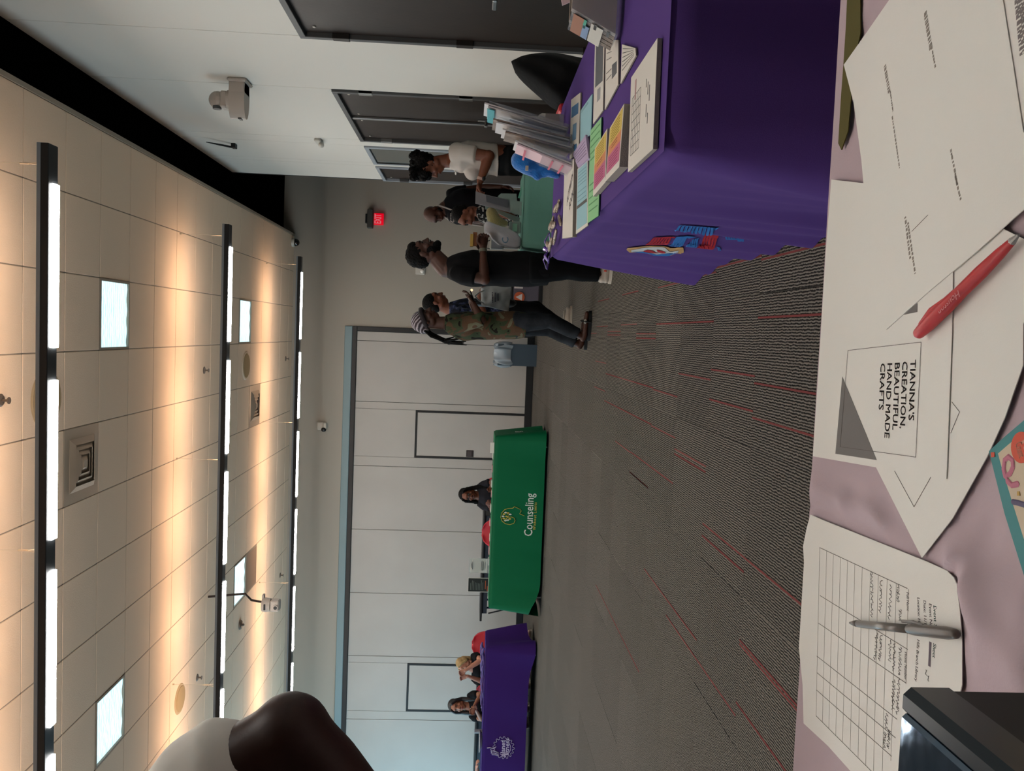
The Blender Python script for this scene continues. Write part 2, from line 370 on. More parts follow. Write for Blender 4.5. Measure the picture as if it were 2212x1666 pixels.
for px, py, lab in ((2, 865, 'sprinkler head at the top edge before the nearest light bar'), (441, 800, 'sprinkler head midway before the middle light bar'), (617, 775, 'sprinkler head close to the far wall, nearer the door wall'), (426, 1464, 'sprinkler head beside the tan speaker at far left'), (605, 1243, 'sprinkler head close to the far wall above the green table'), (518, 1350, 'round smoke detector behind the middle light bar, beside the hanging camera')):
    p = at_z(px, py, Z_C); det = px == 518; t = thing('smoke_detector' if det else 'sprinkler', 'small grey '+lab, 'detector' if det else 'sprinkler', (p.x, p.y, Z_C-.004))
    mm = mat('sprinkler_metal', '#6d6259', .4, .5)
    if det:
        MB().tube([p+Vector((0, 0, -.035)), p+Vector((0, 0, -.02)), p], [.045, .065, .07], seg=24, rnd=False).build('body', mm, t); MB().ell(p+Vector((0, 0, -.045)), (.02, .02, .02)).build('sensor_tip', mm, t, smooth=True)
    else:
        MB().tube([p+Vector((0, 0, -.008)), p], [.035, .045], seg=20, rnd=False).build('escutcheon', mm, t)
        MB().cyl(p+Vector((0, 0, -.05)), p, .009).cyl(p+Vector((0, 0, -.055)), p+Vector((0, 0, -.05)), .024, seg=14).build('nozzle', mm, t)
# --- hanging light bars
m_bar = mat('light_bar_black', '#17191b', .5); m_bart = mat('light_bar_edge', '#7d868e', .5)
m_down = mat('tube_warm', '#fff0cf', .5, emit=((.96, .97, .95), TUBE_DOWN)); m_up = mat('uplight_warm', '#ffd9a0', .5, emit=((1, .66, .44), TUBE_UP))
m_wire = mat('steel_wire', '#cfc3ae', .4, .5)
for n_, (Yr, xe, nt_) in enumerate(((5.31, 1.05, 7), (9.12, 1.05, 7), (12.9, 1.05, 7), (1.5, 1.05, 7))):
    z1, z0, y0, y1 = 3.80, 3.722, Yr, Yr+.12; t = thing('hanging_light_bar', ['nearest of the three long black hanging light bars with lit warm tubes', 'middle of the three long black hanging light bars with lit warm tubes', 'farthest of the three long black hanging light bars with lit warm tubes', 'black hanging light bar overhead, out of the picture above the nearest table'][n_], 'light', (xe, Yr+.06, z0), group='hanging light bars')
    xl = xe-.235-nt_*1.215+.1
    MB().box(xl, xe, y0, y1, z0+.008, z1-.014, ch=.003).build('housing', m_bar, t)
    MB().box(xl, xe, y0-.002, y0+.01, z1-.024, z1, ch=.001).box(xl, xe, y1-.01, y1+.002, z1-.018, z1, ch=.001).build('edge_rail', m_bart, t)
    for k in range(nt_):
        xr = xe-.235-k*1.215
        MB().box(xr-1.01, xr, y0+.05, y1+.002, z0-.003, z0+.012, ch=.003).build('tube', m_down, t)
        MB().box(xr-1.01, xr, y0+.02, y1-.02, z1-.0135, z1-.004).build('uplight', m_up, t)
    for xs in (.93, -1.48, -3.98, -6.4):
        if xs < xl: continue
        ym = Yr+.06; k = MB()
        k.cyl((xs, ym, z1+.09), (xs, ym, Z_C), .0016, seg=5).cyl((xs, ym-.045, z1-.005), (xs, ym, z1+.09), .0022, seg=5).cyl((xs, ym+.045, z1-.005), (xs, ym, z1+.09), .0022, seg=5)
        k.cyl((xs, ym, z1+.07), (xs, ym, z1+.13), .006, seg=8).cyl((xs, ym, Z_C-.02), (xs, ym, Z_C), .008, seg=8); k.build('suspension_wire', m_wire, t)

# --- void above the door wall
struct(MB().box(1.583, 4.2, -3, Y_B+.3, Z_K, Z_K+.1).box(1.583, 1.6, -3, Y_B, Z_C+.03, Z_K).build('trim_1', m_black))
# --- right wall of white panels
wr = MB().box(X_W+.02, X_W+.16, -3, Y_E-.012, 0, Z_K-.01).build('wall_right', m_dark); struct(wr)
g = .0035
def wpan(y0, y1, z0=.0, z1=Z_K-.012): MB().box(X_W, X_W+.02, y0+g, y1-g, z0, z1, ch=.0015).build('wall_panel', m_wallw, wr)
wpan(-3, -.6); wpan(-.6, 2.4); wpan(2.4, 5.07); wpan(5.07, 6.155, 2.415); wpan(6.155, 7.455); wpan(7.455, 9.365, 2.415)
wpan(9.365, 9.66); wpan(9.66, 10.62, 2.415); wpan(9.66, 10.62, 0, .12); wpan(10.62, 10.8); wpan(10.8, Y_E-.03, 2.415)
MB().box(X_W-.004, X_W+.17, Y_E-.026, Y_E-.006, 0, Z_K-.012).build('end_trim', m_base, wr)
def leaf(par, y0, y1, z1, hinge_y=None, handle_y=None, hm=None):
    pn = MB().box(X_W+.012, X_W+.02, y0, y1, .01, z1, ch=.002).build('door_leaf', m_door, par)
    if handle_y is not None:
        s_ = 1 if handle_y < (y0+y1)/2 else -1
        MB().cyl((X_W-.05, handle_y, 1.06), (X_W+.012, handle_y, 1.06), .014).box(X_W-.062, X_W-.044, handle_y-.02, handle_y+.1*s_+.02, 1.045, 1.075, ch=.006).box(X_W+.004, X_W+.012, handle_y-.03, handle_y+.03, .98, 1.14, ch=.003).build('door_handle', m_steel, pn)
    if hinge_y is not None:
        for z in (.35, 1.25, 2.12): MB().box(X_W-.026, X_W+.012, hinge_y-.03, hinge_y+.03, z-.06, z+.06, ch=.003).build('hinge', hm or m_steel, pn)
    for yy in (y0+.12, y1-.12): MB().ell((X_W+.008, yy, z1-.08), (.006, .012, .012)).build('screw_cap', m_wht, pn)
    return pn
def dframe(name, y0, y1, z1, m):
    t = MB().box(X_W-.022, X_W+.02, y0, y0+.045, 0, z1, ch=.003).box(X_W-.022, X_W+.02, y1-.045, y1, 0, z1, ch=.003).box(X_W-.022, X_W+.02, y0+.045, y1-.045, z1-.045, z1, ch=.003).build(name, m); return struct(t)
m_frl = mat('door_frame_light', '#8f959b', .5)
d1 = dframe('door_1', 5.08, 6.15, 2.41, m_frame); leaf(d1, 5.125, 6.105, 2.365, 6.12, 5.2, mat('hinge_dark', '#2b2623', .5, .4))
d2 = dframe('door_2', 7.46, 9.36, 2.41, m_frame); leaf(d2, 7.505, 8.405, 2.365, 7.49, 8.31); leaf(d2, 8.415, 9.315, 2.365, 9.33, None)
MB().box(X_W-.012, X_W+.012, 8.385, 8.435, .01, 2.36, ch=.004).build('meeting_strip', m_steel, d2)
w1 = MB()
for a, b in ((9.66, 9.71), (10.57, 10.62)): w1.box(X_W-.02, X_W+.02, a, b, .12, 2.41, ch=.003)
w1.box(X_W-.02, X_W+.02, 9.71, 10.57, 2.36, 2.41, ch=.003).box(X_W-.02, X_W+.02, 9.71, 10.57, .12, .17, ch=.003); w1 = struct(w1.build('window_1', m_frl))
MB().box(X_W-.004, X_W+.002, 9.72, 10.56, .18, 2.35).build('pane', mat('glass_grey', '#5a5f5c', .12, spec=.6), w1)
gk = MB()
for a, b in ((9.708, 9.722), (10.555, 10.571)): gk.box(X_W-.012, X_W+.01, a, b, .17, 2.36)
gk.build('gasket', m_blk, w1)
d3 = dframe('door_3', 10.8, 11.75, 2.41, m_frl); leaf(d3, 10.845, 11.705, 2.365, 11.72, None, m_frame)
# --- left, rear walls (outside the frame)
struct(MB().box(-9.62, -9.5, -3, 15.3, 0, Z_K).build('wall_left', m_wallw)); struct(MB().box(-9.5, 4.2, -3.12, -3, 0, Z_K).build('wall_rear', m_door))
struct(MB().box(4.2, 4.3, Y_E-.5, 15.3, 0, Z_K).build('wall_far_right', m_wallg))
for n_, (ya, yb) in enumerate(((9.9, 14.5), (1.0, 6.0))):
    wf = MB()
    for y in (ya-.06, (ya+yb)/2-.03, yb): wf.box(-9.5, -9.44, y, y+.06, .38, 3.02, ch=.004)
    wf.box(-9.5, -9.44, ya, yb, .38, .44, ch=.004).box(-9.5, -9.44, ya, yb, 2.96, 3.02, ch=.004); wf = struct(wf.build('window_%d' % (2+n_), m_frl))
    MB().box(-9.498, -9.48, ya, yb, .44, 2.96).build('pane', mat('daylit_glass', '#9fb8c4', .2, emit=((.5, .75, .9), .5)), wf)
# --- back wall
PX0 = at_y(900, 722, Y_B).x; ZR = 3.15; ZH = 3.345
wb = MB().box(-9.5, 4.2, Y_B+.03, Y_B+.2, 0, Z_K-.01).box(PX0+.09, 4.2, Y_B, Y_B+.03, 0, Z_K-.01).box(-9.5, PX0+.09, Y_B, Y_B+.03, ZH-.06, Z_C+.02).build('wall_back', m_wallg); struct(wb)
struct(MB().box(PX0+.1, X_W+1.5, Y_B-.012, Y_B, 0, .1, ch=.003).build('baseboard_back', m_base))
hd = MB().box(-9.5, PX0+.1, Y_B-.03, Y_B+.02, ZR+.06, ZH, ch=.01).build('trim_2', mat('header_bluegrey', '#6f8286', .5)); struct(hd)
struct(MB().box(-9.5, PX0+.1, Y_B-.035, Y_B+.03, ZR-.02, ZR+.06, ch=.006).box(PX0+.02, PX0+.1, Y_B-.035, Y_B+.03, 0, ZR-.02, ch=.006).build('trim_3', mat('track_dark', '#16110f', .5)))
struct(MB().box(-9.5, PX0+.02, Y_B-.03, Y_B+.02, 0, .125, ch=.005).build('baseboard_partition', m_base))
m_part = mat('partition_fabric', '#9f9a94', .85, spec=.15, bump=(320, .08), var=('#a6a19b', 1.2))
pw = MB().box(-9.5, PX0+.02, Y_B+.022, Y_B+.03, .1, ZR).build('wall_partition', m_dark); struct(pw)
seams = [PX0+.015]+[at_y(x, y, Y_B).x for x, y in ((776, 735.4), (771.5, 866.5), (769.8, 1005.4), (764, 1142.8), (758.8, 1280), (754.8, 1416), (750.8, 1553))]
while seams[-1] > -9.3: seams.append(seams[-1]-1.175)
D1 = (at_y(1000, 890, Y_B).x, at_y(1000, 992, Y_B).x); D2 = (at_y(950, 1434.5, Y_B).x, at_y(950, 1538, Y_B).x); ZD = 2.06
def ppan(x0, x1, z0, z1): 
    if x1-x0 > .01: MB().box(x0+.004, x1-.004, Y_B-.005, Y_B+.022, z0, z1-.002, ch=.002).build('partition_panel', m_part, pw)
for a, b in zip(seams[:-1], seams[1:]):
    x0, x1 = b, a; dd = next((d for d in (D1, D2) if d[1] >= x0-.05 and d[0] <= x1+.05), None)
    if dd: ppan(x0, dd[1], .125, ZR-.02); ppan(dd[0], x1, .125, ZR-.02); ppan(dd[1]-.004, dd[0]+.004, ZD, ZR-.02)
    else: ppan(x0, x1, .125, ZR-.02)
m_gask = mat('gasket_black', '#0d0b0c', .6)
for n_, dd in enumerate((D1, D2)):
    x1, x0 = dd
    fr = MB().box(x0, x0+.035, Y_B-.012, Y_B+.022, .02, ZD, ch=.003).box(x1-.035, x1, Y_B-.012, Y_B+.022, .02, ZD, ch=.003).box(x0+.035, x1-.035, Y_B-.012, Y_B+.022, ZD-.035, ZD, ch=.003).build('door_%d' % (4+n_), m_gask); struct(fr)
    lf = MB().box(x0+.037, x1-.037, Y_B-.006, Y_B+.02, .125, ZD-.037, ch=.002).build('door_leaf', m_part, fr)
    MB().box(x0+.037, x1-.037, Y_B-.006, Y_B+.02, .02, .123, ch=.002).build('kick_strip', m_base, fr)
    if n_ == 0:
        p = at_y(1015, 980, Y_B)
        MB().box(p.x-.06, p.x+.06, Y_B-.014, Y_B-.004, p.z-.065, p.z+.065, ch=.004).build('flush_handle', mat('latch_dark', '#2a2222', .4, .3), lf)
        MB().box(p.x-.045, p.x+.045, Y_B-.0165, Y_B-.013, p.z-.03, p.z+.05, ch=.001).box(p.x-.03, p.x+.03, Y_B-.022, Y_B-.0165, p.z+.0, p.z+.03, ch=.002).build('latch_plate', mat('latch_grey', '#4c4444', .4, .4), lf)
# --- fixtures on the walls
def ptz(name, lab, mbm, c, parts): pass
p = at_x(512, 180, X_W); py_, pz_ = 7.36, 3.10
t = thing('wall_camera', 'white pan and tilt camera on a bracket high on the door wall', 'camera', (X_W-.15, py_, pz_))
mc = mat('camera_beige', '#aaa096', .5)
MB().box(X_W-.03, X_W, py_-.11, py_+.11, pz_-.02, pz_+.14, ch=.01).build('bracket', mc, t)
MB().loft([((X_W-.15, py_, pz_+k*.13), (.17, 0, 0), (0, .085, 0)) for k in (0, 1)], seg=28).box(X_W-.12, X_W-.02, py_-.085, py_+.085, pz_, pz_+.13, ch=.008).build('base_body', mc, t, auto=40, smooth=False)
MB().cyl((X_W-.17, py_, pz_+.13), (X_W-.17, py_, pz_+.155), .085, seg=28).build('turntable', mc, t)
MB().box(X_W-.24, X_W-.10, py_-.06, py_+.06, pz_+.15, pz_+.21, ch=.012).ell((X_W-.17, py_, pz_+.24), (.075, .07, .075)).build('camera_head', mc, t, smooth=False)
MB().cyl((X_W-.25, py_-.02, pz_+.24), (X_W-.225, py_-.02, pz_+.24), .035, seg=20).build('lens', m_frame, t)
MB().box(X_W-.322, X_W-.312, py_-.03, py_+.035, pz_+.035, pz_+.065, ch=.004).build('receiver_window', m_blk, t)
p = at_x(478, 309, X_W); t = thing('wall_antenna', 'thin black antenna on a small mount high on the door wall', 'antenna', (p.x, p.y, p.z))
a, b = at_x(505, 311, X_W), at_x(446, 307, X_W-.05)
MB().box(X_W-.05, X_W, a.y-.05, a.y+.04, a.z-.03, a.z+.02, ch=.004).build('mount', m_blk, t); MB().tube([(X_W-.04, a.y, a.z), (X_W-.045, (a.y+b.y)/2, (a.z+b.z)/2), (X_W-.05, b.y, b.z)], [.012, .011, .005]).build('rod', m_blk, t)
p = at_x(689, 303, X_W); t = thing('wall_sensor', 'small white wall sensor above the double door', 'sensor', (p.x, p.y, p.z))
MB().box(X_W-.035, X_W, p.y-.11, p.y+.11, p.z-.035, p.z+.035, ch=.008).build('housing', m_wht, t); MB().ell((X_W-.055, p.y-.02, p.z-.03), (.03, .05, .03)).build('eye', m_wht, t, smooth=True)
p = at_y(697, 920, Y_B); t = thing('wall_camera', 'small white camera on the far wall above the partition', 'camera', tuple(p))
MB().box(p.x-.07, p.x+.07, Y_B-.05, Y_B, p.z-.02, p.z+.09, ch=.015).build('body', m_wht, t); MB().ell((p.x-.06, Y_B-.07, p.z-.03), (.04, .04, .045)).build('eye', m_blk, t, smooth=True); MB().box(p.x-.05, p.x+.06, Y_B-.08, Y_B-.02, p.z-.08, p.z-.02, ch=.012).build('hood', m_wht, t)
p = at_y(641, 524, 14.75); t = thing('dome_camera', 'small black domed camera under the ceiling corner', 'camera', tuple(p))
MB().cyl((p.x, p.y, p.z+.03), (p.x, p.y, Z_C), .075, seg=24).build('collar', m_wht, t); MB().ell((p.x, p.y, p.z+.02), (.065, .065, .07)).build('dome', mat('dome_gloss', '#050505', .08, spec=.8), t, smooth=True)
p = at_y(908, 586, Y_B); t = thing('fire_strobe', 'small white fire alarm strobe behind the bearded man', 'alarm', tuple(p))
MB().box(p.x-.06, p.x+.06, Y_B-.03, Y_B, p.z-.085, p.z+.085, ch=.008).build('plate', m_wht, t); MB().ell((p.x, Y_B-.035, p.z-.035), (.04, .03, .035)).build('strobe_lens', mat('lens_clear', '#d8d4cc', .1), t, smooth=True)
# exit sign with emergency heads
a, b = at_y(808, 460, Y_B-.1), at_y(828, 486.5, Y_B-.1); p = at_y(818, 473, Y_B-.1)
t = thing('exit_sign', 'glowing red exit sign under a dark grey bar on the far wall', 'sign', tuple(p))
q0, q1 = at_y(795.5, 452, Y_B-.08), at_y(805, 493, Y_B-.08)
MB().box(q1.x, q0.x, Y_B-.12, Y_B, q1.z, q0.z+.01, ch=.008).build('battery_bar', mat('exit_bar', '#3b3834', .5), t)
MB().box((q0.x+q1.x)/2-.08, (q0.x+q1.x)/2+.08, Y_B-.1, Y_B-.01, q0.z+.01, q0.z+.045, ch=.004).build('top_mount', m_blk, t)
MB().box(b.x, a.x, Y_B-.085, Y_B-.06, b.z, a.z, ch=.004).build('face', mat('exit_red', '#a40012', .3, emit=((.75, .0, .015), .4)), t)
v = MB(); text_on(v, 'EXIT', (p.x, Y_B-.0865, b.z+.045), (1, 0, 0), (0, 0, 1), .16, bold=.004, width=(a.x-b.x)*.8); v.build('letters', mat('exit_pale', '#c9737a', .4, emit=((.8, .25, .28), .2)), t)
# ceiling-hung camera behind the middle bar
Yc = 10.3; a = at_y(470, 1290, Yc); c0 = at_y(567, 1306, Yc); c1 = at_y(605, 1306, Yc); cx = at_y(585, 1307, Yc).x
t = thing('hanging_camera', 'beige pan and tilt camera hanging from a bent pole behind the middle light bar', 'camera', (cx, Yc, c0.z))
MB().tube([(cx+.05, Yc+.1, Z_C), (cx+.1, Yc+.1, Z_C-.45), (cx+.02, Yc+.1, c0.z+.16), (cx+.015, Yc+.05, c0.z)], .014).build('pole', mat('pole_brown', '#2f2320', .5), t)
MB().tube([(cx, Yc, c0.z), (cx, Yc, c0.z-.035), (cx, Yc, c0.z-.1)], [.082, .088, .08], seg=28, rnd=False).box(cx+.03, cx+.125, Yc-.02, Yc+.05, c0.z-.02, c0.z+.005, ch=.004).build('base_body', mc, t)
MB().box(cx-.068, cx+.068, Yc-.065, Yc+.06, c1.z, c0.z-.1, ch=.015).build('camera_head', mc, t)
MB().cyl((cx-.01, Yc-.085, c1.z+.04), (cx-.01, Yc-.06, c1.z+.04), .033, seg=24).build('lens_barrel', mc, t); MB().cyl((cx-.01, Yc-.088, c1.z+.04), (cx-.01, Yc-.08, c1.z+.04), .022, seg=24).build('lens', m_blk, t)
MB().box(cx-.04, cx+.035, Yc-.094, Yc-.08, c0.z-.055, c0.z-.032, ch=.004).build('receiver_window', m_blk, t)
# ================================================================== CLOTHS AND TABLES
class Cloth:
    def __init__(s, x0, x1, y0, y1, z, hem, flare=.03, amp=.012, cf=.05, seed=1, cs=.16, freq=1.0, hemf=None):
        s.__dict__.update(locals()); s.r = .025
        s.L = [x1-x0, y1-y0, x1-x0, y1-y0]; s.P = sum(s.L); rd = random.Random(seed)
        s.w = [(rd.uniform(5, 11)*freq, rd.uniform(0, 6.28), rd.uniform(.5, 1)) for _ in range(4)]+[(rd.uniform(14, 26)*freq, rd.uniform(0, 6.28), rd.uniform(.2, .45)) for _ in range(3)]
    def base(s, q):
        q %= s.P; c = [(s.x0, s.y0), (s.x1, s.y0), (s.x1, s.y1), (s.x0, s.y1)]; d = [(1, 0), (0, 1), (-1, 0), (0, -1)]; n = [(0, -1), (1, 0), (0, 1), (-1, 0)]
        k = 0
        while q > s.L[k] and k < 3: q -= s.L[k]; k += 1
        p = Vector((c[k][0]+d[k][0]*q, c[k][1]+d[k][1]*q, 0)); nn = Vector((*n[k], 0)); e = min(q, s.L[k]-q)
        if e < .05:
            m = n[(k-1) % 4] if q < s.L[k]/2 else n[(k+1) % 4]; f = .5*(1-e/.05); nn = (nn*(1-f)+Vector((*m, 0))*f).normalized()
            p -= nn*s.r*(1-e/.05)*.5
        return p, nn, e
    def pt(s, q, t, lift=0):
        p, n, e = s.base(q); o = .006+t*s.flare+s.cf*t*math.exp(-(e/s.cs)**2)
        wv = sum(a*math.sin(k*q+ph+t*.9) for k, ph, a in s.w); o += s.amp*t**.8*wv+s.amp*t*.6
        hz = s.hemf(q % s.P) if s.hemf else s.hem
        z = s.z-.001-(s.z-hz)*t
        rr = .012; o2 = o+lift
        if t < .04: o2 -= rr*(1-t/.04)**2
        return Vector((p.x+n.x*o2, p.y+n.y*o2, z))
    def front(s, x, z, lift=.004): return s.pt(x-s.x0, min(1, max(0, (s.z-z)/(s.z-s.hem))), lift)
    def left(s, y, z, lift=.004): return s.pt(s.L[0]+s.L[1]+s.L[2]+(s.y1-y), min(1, max(0, (s.z-z)/(s.z-s.hem))), lift)
    def right(s, y, z, lift=.004): return s.pt(s.L[0]+(y-s.y0), min(1, max(0, (s.z-z)/(s.z-s.hem))), lift)
    def build(s, name, m, par, n=340, top=None):
        mb = MB(); mb.grid(lambda u, v: s.pt(u*s.P, v**1.0), n, 26, closed_u=True)
        f = top or (lambda x, y: s.z)
        r = s.r*.3
        def tp(u, v):
            x = s.x0+u*(s.x1-s.x0); y = s.y0+v*(s.y1-s.y0); e = min(u, 1-u, v, 1-v)
            return (x, y, f(x, y))
        mb.grid(tp, 48, 40); return mb.build(name, m, par, smooth=True)
def table_legs(par, x0, x1, y0, y1, z, m):
    MB().box(x0, x1, y0, y1, z-.035, z-.006, ch=.004).build('table_top', m, par)
    for x in (x0+.12, x1-.12):
        for y in (y0+.1, y1-.1): MB().cyl((x, y, 0), (x, y, z-.03), .014, seg=10).build('leg', m_steel, par)
        MB().cyl((x, y0+.1, .12), (x, y1-.1, .12), .012, seg=8).build('cross_bar', m_steel, par)
m_tt = mat('table_plastic', '#8a8880', .6)
# ---- purple table on the right
m_purple = mat('purple_cloth', '#4f3878', .85, spec=.1, bump=(500, .1))
PX1, PX2, PY1, PY2 = .395, 1.075, 1.765, 4.29
t = thing('folding_table', 'folding table hidden under the purple cloth at right', 'table', (.73, 3.0, 0)); table_legs(t, PX1+.02, PX2-.02, PY1+.02, PY2-.02, .735, m_tt)
pc = Cloth(PX1, PX2, PY1, PY2, .742, .004, flare=.03, amp=.010, cf=.085, seed=5, cs=.2, freq=1.9)
tp_ = thing('tablecloth', 'long purple tablecloth with red and blue lettering, covered in stacked flyers', 'tablecloth', (.73, 3.0, 0)); pc.build('cloth', m_purple, tp_, 420)
# emblem and lettering on the side facing the aisle
def onleft(px, py, lift=.005):
    p = at_x(px, py, PX1-.02)
    for _ in range(3): q = pc.left(p.y, p.z, 0); p = at_x(px, py, q.x)
    return pc.left(p.y, p.z, lift)
def z7_(x, y): return (1320+x/5.821, 430+y/5.821)
def patch(name, pts, m, par, lift=.005, sub=4):
    cx = sum(q[0] for q in pts)/len(pts); cy = sum(q[1] for q in pts)/len(pts); E = []
    for a, b in zip(pts, pts[1:]+pts[:1]):
        for k in range(sub): E.append((a[0]+(b[0]-a[0])*k/sub, a[1]+(b[1]-a[1])*k/sub))
    mb = MB(); n = len(E); V = [onleft(*z7_(cx, cy), lift)]; R = 4
    for r in range(1, R+1): V += [onleft(*z7_(cx+(x-cx)*r/R, cy+(y-cy)*r/R), lift) for x, y in E]
    fs = [(0, i+1, (i+1) % n+1) for i in range(n)]
    for r in range(R-1): fs += [(1+r*n+i, 1+(r+1)*n+i, 1+(r+1)*n+(i+1) % n, 1+r*n+(i+1) % n) for i in range(n)]
    mb.add(V, fs); return mb.build(name, m, par)
m_tan = mat('emblem_tan', '#b08b5e', .8); m_ew = mat('emblem_white', '#b9bdbf', .8); m_er = mat('print_red', '#9c1f2c', .8); m_eb = mat('print_blue', '#2a66a8', .8)
patch('emblem_border', [(190, 620), (205, 600), (380, 582), (520, 576), (640, 582), (740, 618), (800, 622), (895, 616), (912, 640), (880, 660), (800, 672), (720, 712), (640, 726), (590, 718), (500, 680), (400, 655), (230, 655)], m_tan, tp_, .006)
patch('emblem_field', [(250, 622), (380, 595), (520, 590), (640, 596), (740, 634), (850, 632), (790, 662), (700, 702), (640, 712), (590, 702), (500, 664), (400, 645), (255, 645)], m_ew, tp_, .008)
patch('emblem_stripe', [(400, 628), (450, 610), (510, 616), (560, 640), (600, 655), (500, 650), (440, 640)], m_er, tp_, .010)
patch('emblem_stripe', [(570, 612), (640, 620), (700, 650), (640, 655), (590, 640)], m_er, tp_, .010)
patch('emblem_wave', [(260, 640), (400, 636), (480, 655), (560, 690), (640, 700), (760, 660), (840, 645), (700, 702), (620, 712), (560, 700), (460, 655)], m_eb, tp_, .009)
def word(name, x0, y0, x1, y1, h, n, m, gap=.25):   # embroidered slanted letters along a line (zoom px)
    for k in range(n):
        a = k/n; b = (k+1-gap)/n
        ax, ay, bx, by = x0+(x1-x0)*a, y0+(y1-y0)*a, x0+(x1-x0)*b, y0+(y1-y0)*b
        patch(name, [(ax, ay), (bx, by), (bx+h*.95, by-h*.66), (ax+h*.95, ay-h*.66)], m, tp_)
word('red_letter', 425, 565, 700, 560, 130, 7, m_er, .22); word('blue_letter', 715, 580, 850, 592, 250, 4, m_eb, .3)
word('blue_letter', 790, 390, 1290, 400, 85, 10, m_eb, .3); word('blue_letter', 925, 585, 1060, 575, 55, 4, m_eb, .25)
word('red_letter', 1065, 605, 1250, 612, 120, 5, m_er, .2); word('blue_letter', 1395, 540, 1520, 548, 95, 4, m_eb, .25); word('blue_letter', 1560, 585, 1660, 575, 85, 4, m_eb, .3); word('blue_letter', 1320, 612, 1370, 610, 30, 2, m_eb, .2)
# ---- teal-green table behind it
m_teal = mat('green_cloth', '#5a8a7c', .6, spec=.3, bump=(18, .25))
GX1, GX2, GY1, GY2 = at_y(1128, 535, 6.95).x, 1.36, 6.95, 7.55
t = thing('folding_table', 'folding table under the pale green cloth behind the purple table', 'table', (1.0, 7.25, 0)); table_legs(t, GX1+.02, GX2-.02, GY1+.02, GY2-.02, .735, m_tt)
gc = Cloth(GX1, GX2, GY1, GY2, .742, .06, flare=.02, amp=.010, cf=.07, seed=11)
t = thing('tablecloth', 'pale green plastic tablecloth behind the purple table', 'tablecloth', (1.0, 7.3, 0)); gc.build('cloth', m_teal, t, 260)
# ---- green Counseling table
m_green = mat('green_satin', '#005c38', .6, spec=.15, bump=(400, .05))
CX1, CX2, CY1, CY2 = -3.86, -1.42, 11.62, 12.34
t = thing('folding_table', 'folding table under the dark green printed cloth', 'table', (-2.6, 12, 0)); table_legs(t, CX1+.02, CX2-.02, CY1+.02, CY2-.02, .735, m_tt)
cc_ = Cloth(CX1, CX2, CY1, CY2, .742, .035, flare=.035, amp=.006, cf=.06, seed=3, hemf=lambda q: .035+.10*max(0, 1-q/.4)**2*1.5)
tc_ = thing('tablecloth', 'dark green tablecloth with a yellow head logo and white lettering', 'tablecloth', (-2.6, 12, 0)); cc_.build('cloth', m_green, tc_, 420)
fr_ = lambda off: (lambda x, y: None)
def on_front(cl, cxp, czp): return lambda x, y: cl.front(cxp+x, czp+y, .006)
pl = at_y(1147, 1112, CY1-.02); v = MB()
text_on(v, 'Counseling', None, (1, 0, 0), (0, 0, 1), .165, bold=.0012, width=at_y(1145, 1068, CY1).x-at_y(1145, 1160, CY1).x, fn=on_front(cc_, pl.x, at_y(1151, 1112, CY1-.03).z)); v.build('lettering', mat('print_white', '#c4cfc8', .7), tc_)
pl2 = at_y(1158, 1115, CY1-.03); v = MB(); text_on(v, 'Without Limits', None, (1, 0, 0), (0, 0, 1), .055, bold=.0006, spacing=1.25, fn=on_front(cc_, pl2.x, pl2.z), width=.39); v.build('small_lettering', mat('print_yellow', '#b9a94a', .7), tc_)
m_py = mat('print_yellow', '')
def zl(x, y): return (970+x/6.409, 1080+y/6.409)
def logo(pts, r, name, m, closed=False):
    P = []
    for p in pts:
        q = at_y(*zl(*p), CY1-.02); P.append(cc_.front(q.x, q.z, .006))
    MB().tube(P, r, seg=6, flat=.5).build(name, m, tc_)
arc = [(1035, 215), (975, 190), (998, 150), (985, 128), (962, 118), (905, 92), (880, 115), (820, 118), (770, 135), (725, 185), (716, 240), (735, 295), (780, 330), (840, 342), (895, 325), (915, 285), (900, 250), (860, 235), (815, 240), (780, 275), (765, 290)]
logo(arc, .009, 'head_outline', m_py); logo([(815, 235), (830, 205), (800, 195)], .006, 'stem', m_py)
for i, (x, y) in enumerate(((783, 175), (760, 197), (748, 228), (758, 258), (778, 285), (815, 180), (845, 200), (840, 262), (812, 280), (795, 228))):
    q = at_y(*zl(x, y), CY1-.02); q = cc_.front(q.x, q.z, .008); MB().ell(q, (.012, .004, .02)).build('leaf', m_py if i % 2 else mat('print_white', ''), tc_, smooth=True)
v = MB(); q = at_y(1122, 917, 12.0); text_on(v, 'ng', None, (0, 1, 0), (0, 0, 1), .17, bold=.0012, fn=lambda x, y: cc_.right(12.0+x, q.z-.02+y, .006)); v.build('lettering', mat('print_white', ''), tc_)
# small handouts and cards along its top
rd = random.Random(4); mwh = mat('paper_white', '#c6c2ba', .7); mpk = mat('pink_paper', '#c79a9a', .7)
for k in range(9):
    x = -1.75-k*.2+rd.uniform(-.03, .03); t = thing('handout', ('pink' if k % 2 else 'white')+' handout on the green table, '+['first', 'second', 'third', 'fourth', 'fifth', 'sixth', 'seventh', 'eighth', 'ninth'][k]+' from its right end', 'handout', (x, 12.15, .743), rd.uniform(-.3, .3), group='handouts on the green table')
    MB().box(x-.05, x+.05, 12.09, 12.2, .7435, .753+.004*(k % 3), ch=.001).build('card_stack', mpk if k % 2 else mwh, t)
def card_on(name, lab, px0, py0, px1, py1, Y, m, cat='sign'):
    a, b = at_y(px0, py0, Y), at_y(px1, py1, Y); x0, x1 = sorted((a.x, b.x)); z0 = .744; z1 = max(a.z, b.z)
    t = thing(name, lab, cat, ((x0+x1)/2, Y, z0))
    return t, x0, x1, z0, z1
